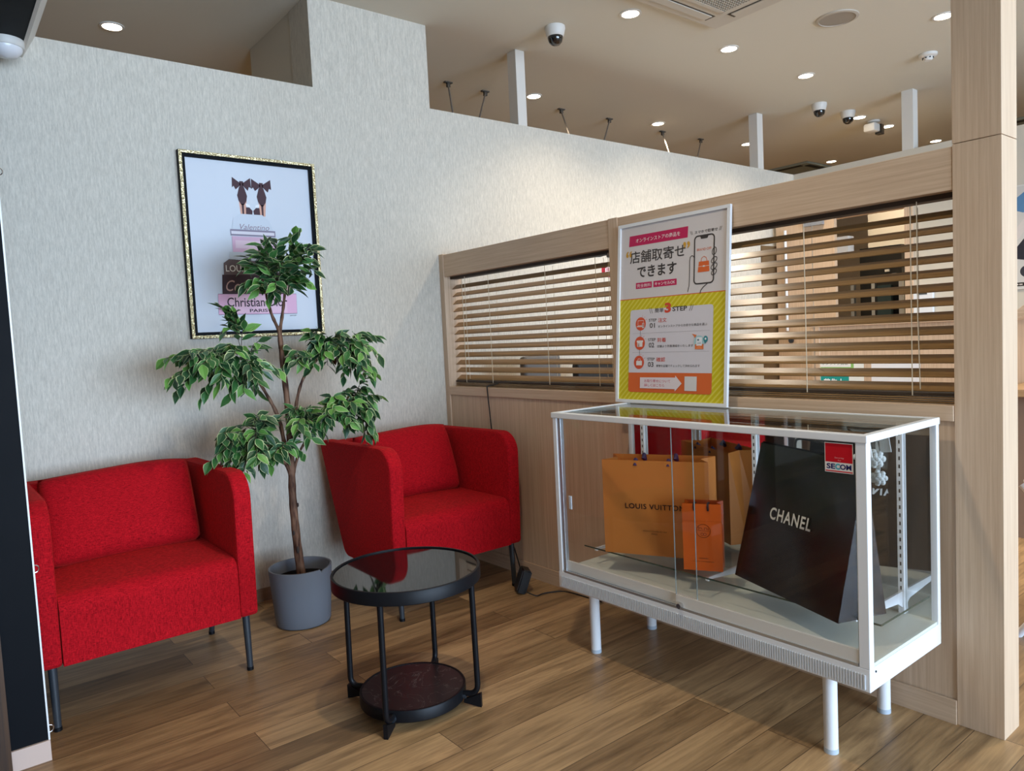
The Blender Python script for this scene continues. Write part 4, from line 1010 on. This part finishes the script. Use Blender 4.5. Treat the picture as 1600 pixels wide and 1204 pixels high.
# counter screen with posters
t = thing('counter_screen', 'pale oak counter screen with posters, behind the right blind', 'counter', (5.05, 2.2, 0))
MB().box(5.0, 5.06, 1.25, 2.80, 0, 1.165).build('front_panel', oak_v, t)
MB().box(4.98, 5.08, 1.25, 2.80, 1.165, 1.195, .002).build('cap_rail', oak_h, t)
MB().box(4.985, 5.0, 2.735, 2.765, 0, 1.165).box(4.99, 5.0, 2.775, 2.79, 0, 1.165).build('corner_trim', oak_v, t)
A = Art((4.998, 2.745, .62), (0, -1, 0), (0, 0, 1)); t2 = thing('notice', 'teal and green notice on the counter screen, seen below the blind slats', 'notice', (4.998, 2.6, .62))
A.rect(0, 0, .32, .32, 'eef0ea').up(); A.rect(0, .245, .25, .31, '8fc26a').up(); A.rect(.01, .26, .23, .305, 'f0f2ee'); A.rect(0, .0, .215, .235, '1f9c94'); A.rect(.22, .0, .305, .07, '8fc26a').up()
A.text('募集中', (.03, .10, .18, .18), 'f0f6f4', bold=.03); A.text('スタッフ', (.05, .20, .17, .225), 'f0f6f4'); A.text('お気軽にどうぞ', (.05, .05, .16, .065), 'f0f6f4'); A.text('オンライン買取', (.02, .275, .21, .292), '404840')
A.build('printed_sheet', t2)
A = Art((4.998, 2.375, .64), (0, -1, 0), (0, 0, 1)); t2 = thing('notice', 'white notice with a yellow band on the counter screen, right of the teal one', 'notice', (4.998, 2.2, .64))
A.rect(0, 0, .315, .30, 'f0f0f2').up(); A.rect(.0, .185, .15, .225, 'e8c070'); A.rect(.02, .045, .10, .06, 'a04040').rect(.15, .01, .21, .05, '6e6a68').rect(.24, .01, .29, .06, '9a8a70').up()
A.text('お買取のご案内', (.01, .195, .13, .215), '503818')
for k in range(4): A.rect(.02, .12-.018*k, .27-.03*k, .125-.018*k, '8c8c90')
A.build('printed_sheet', t2)
# desk and chairs behind the left blind
t = thing('wooden_desk', 'brown wooden desk seen just above the blind bottom rail', 'desk', (4.75, 2.9, 0))
MB().box(4.5, 4.96, 2.55, 3.10, .70, .74, .003).build('desk_top', grain('desk_brown', '7c5a30', '644522', 'y'), t)
for x in (4.54, 4.92):
    for y in (2.6, 3.05): MB().box(x-.02, x+.02, y-.02, y+.02, 0, .70).build('leg', black_metal, t)
def office_chair(x, y, w, zt, m, lab):
    t = thing('office_chair', lab, 'chair', (x, y, 0), 'office chairs behind the left blind')
    MB().box(x-w/2, x+w/2, y-.03, y+.03, zt-.42, zt, .02, seg=3).build('backrest', m, t, smooth=True)
    MB().box(x-w/2, x+w/2, y-.45, y, .42, .49, .02, seg=3).build('seat', m, t, smooth=True)
    MB().tube([(x, y-.2, .42), (x, y-.2, .06)], .025, 12).build('column', leg_metal, t, smooth=True)
    mb = MB()
    for k in range(5): a = 2*math.pi*k/5; mb.tube([(x, y-.2, .07), (x+.27*math.cos(a), y-.2+.27*math.sin(a), .03)], [.018, .012], 8)
    mb.build('base', black_metal, t, smooth=True)
    MB().box(x-.02, x+.02, y+.0, y+.04, .44, zt-.3).build('back_support', leg_metal, t)
office_chair(2.72, 3.15, .27, 1.09, mat('grey_mesh', '6a6764', .8), 'grey office chair back behind the left blind')
office_chair(3.10, 3.10, .33, 1.035, mat('black_seat', '101010', .6), 'black office chair back behind the left blind, beside the mullion')
# poster, desk and chair right of the pillar
t = thing('wall_poster', 'framed poster with blue and patterned shapes right of the oak pillar', 'poster', (5.97, 1.5, 1.37))
MB().box(5.965, 5.98, 1.15, 1.87, 1.36, 2.07).build('frame', white_plastic, t)
A = Art((5.9645, 1.86, 1.37), (0, -1, 0), (0, 0, 1)); A.rect(.0, 0, .70, .69, 'cfcbc4').up()
A.poly([(.02, .60), (.10, .66), (.17, .62), (.15, .54), (.08, .51), (.03, .53)], '5b86ad'); A.poly([(.01, .37), (.10, .49), (.13, .45), (.05, .33)], 'd8cfc8'); A.poly([(.01, .24), (.12, .38), (.22, .30), (.12, .18), (.03, .2)], '2c2c34'); A.disc(.10, .11, .04, '3a3a40'); A.disc(.03, .10, .012, '3a3a40'); A.rect(.01, .01, .09, .035, '282420')
A.up(); A.rect(.02, .018, .03, .026, 'd8d0c8').rect(.035, .018, .05, .026, 'd8d0c8').rect(.055, .018, .075, .026, 'd8d0c8')
A.build('printed_sheet', t)
t = thing('reception_desk', 'pale oak desk end right of the pillar, below the wall poster', 'desk', (4.6, 1.1, 0))
MB().box(4.5, 4.55, .5, 1.42, .0, .76).build('front_panel', mat('desk_shade', '8a7260', .6), t)
MB().box(4.44, 4.97, .5, 1.45, .76, .80, .003).build('desk_top', grain('desk_light', 'c2a078', 'ab8862', 'y'), t)
MB().prism([(.90, 1.34), (1.39, 1.16), (1.39, 1.20), (1.30, 1.27), (.90, 1.42)], 'x', 4.50, 4.62, .002).build('slanted_screen', oak_h, t)
t = thing('white_chair', 'white plastic chair with slanted legs, just right of the pillar foot', 'chair', (3.3, .7, 0))
wc = mat('chair_white', 'e6e8ee', .4)
MB().box(3.05, 3.45, .48, .915, .585, .605, .008, seg=3).build('seat', wc, t, smooth=True)
MB().box(3.05, 3.45, .46, .485, .60, .92, .01, seg=3).build('backrest', wc, t, smooth=True)
for x in (3.1, 3.4):
    MB().tube([(x, .93, .575), (x, .45, .0)], .016, 10).build('leg', wc, t, smooth=True)
    MB().tube([(x, .55, .575), (x, .95, .0)], .014, 10).build('leg', wc, t, smooth=True)
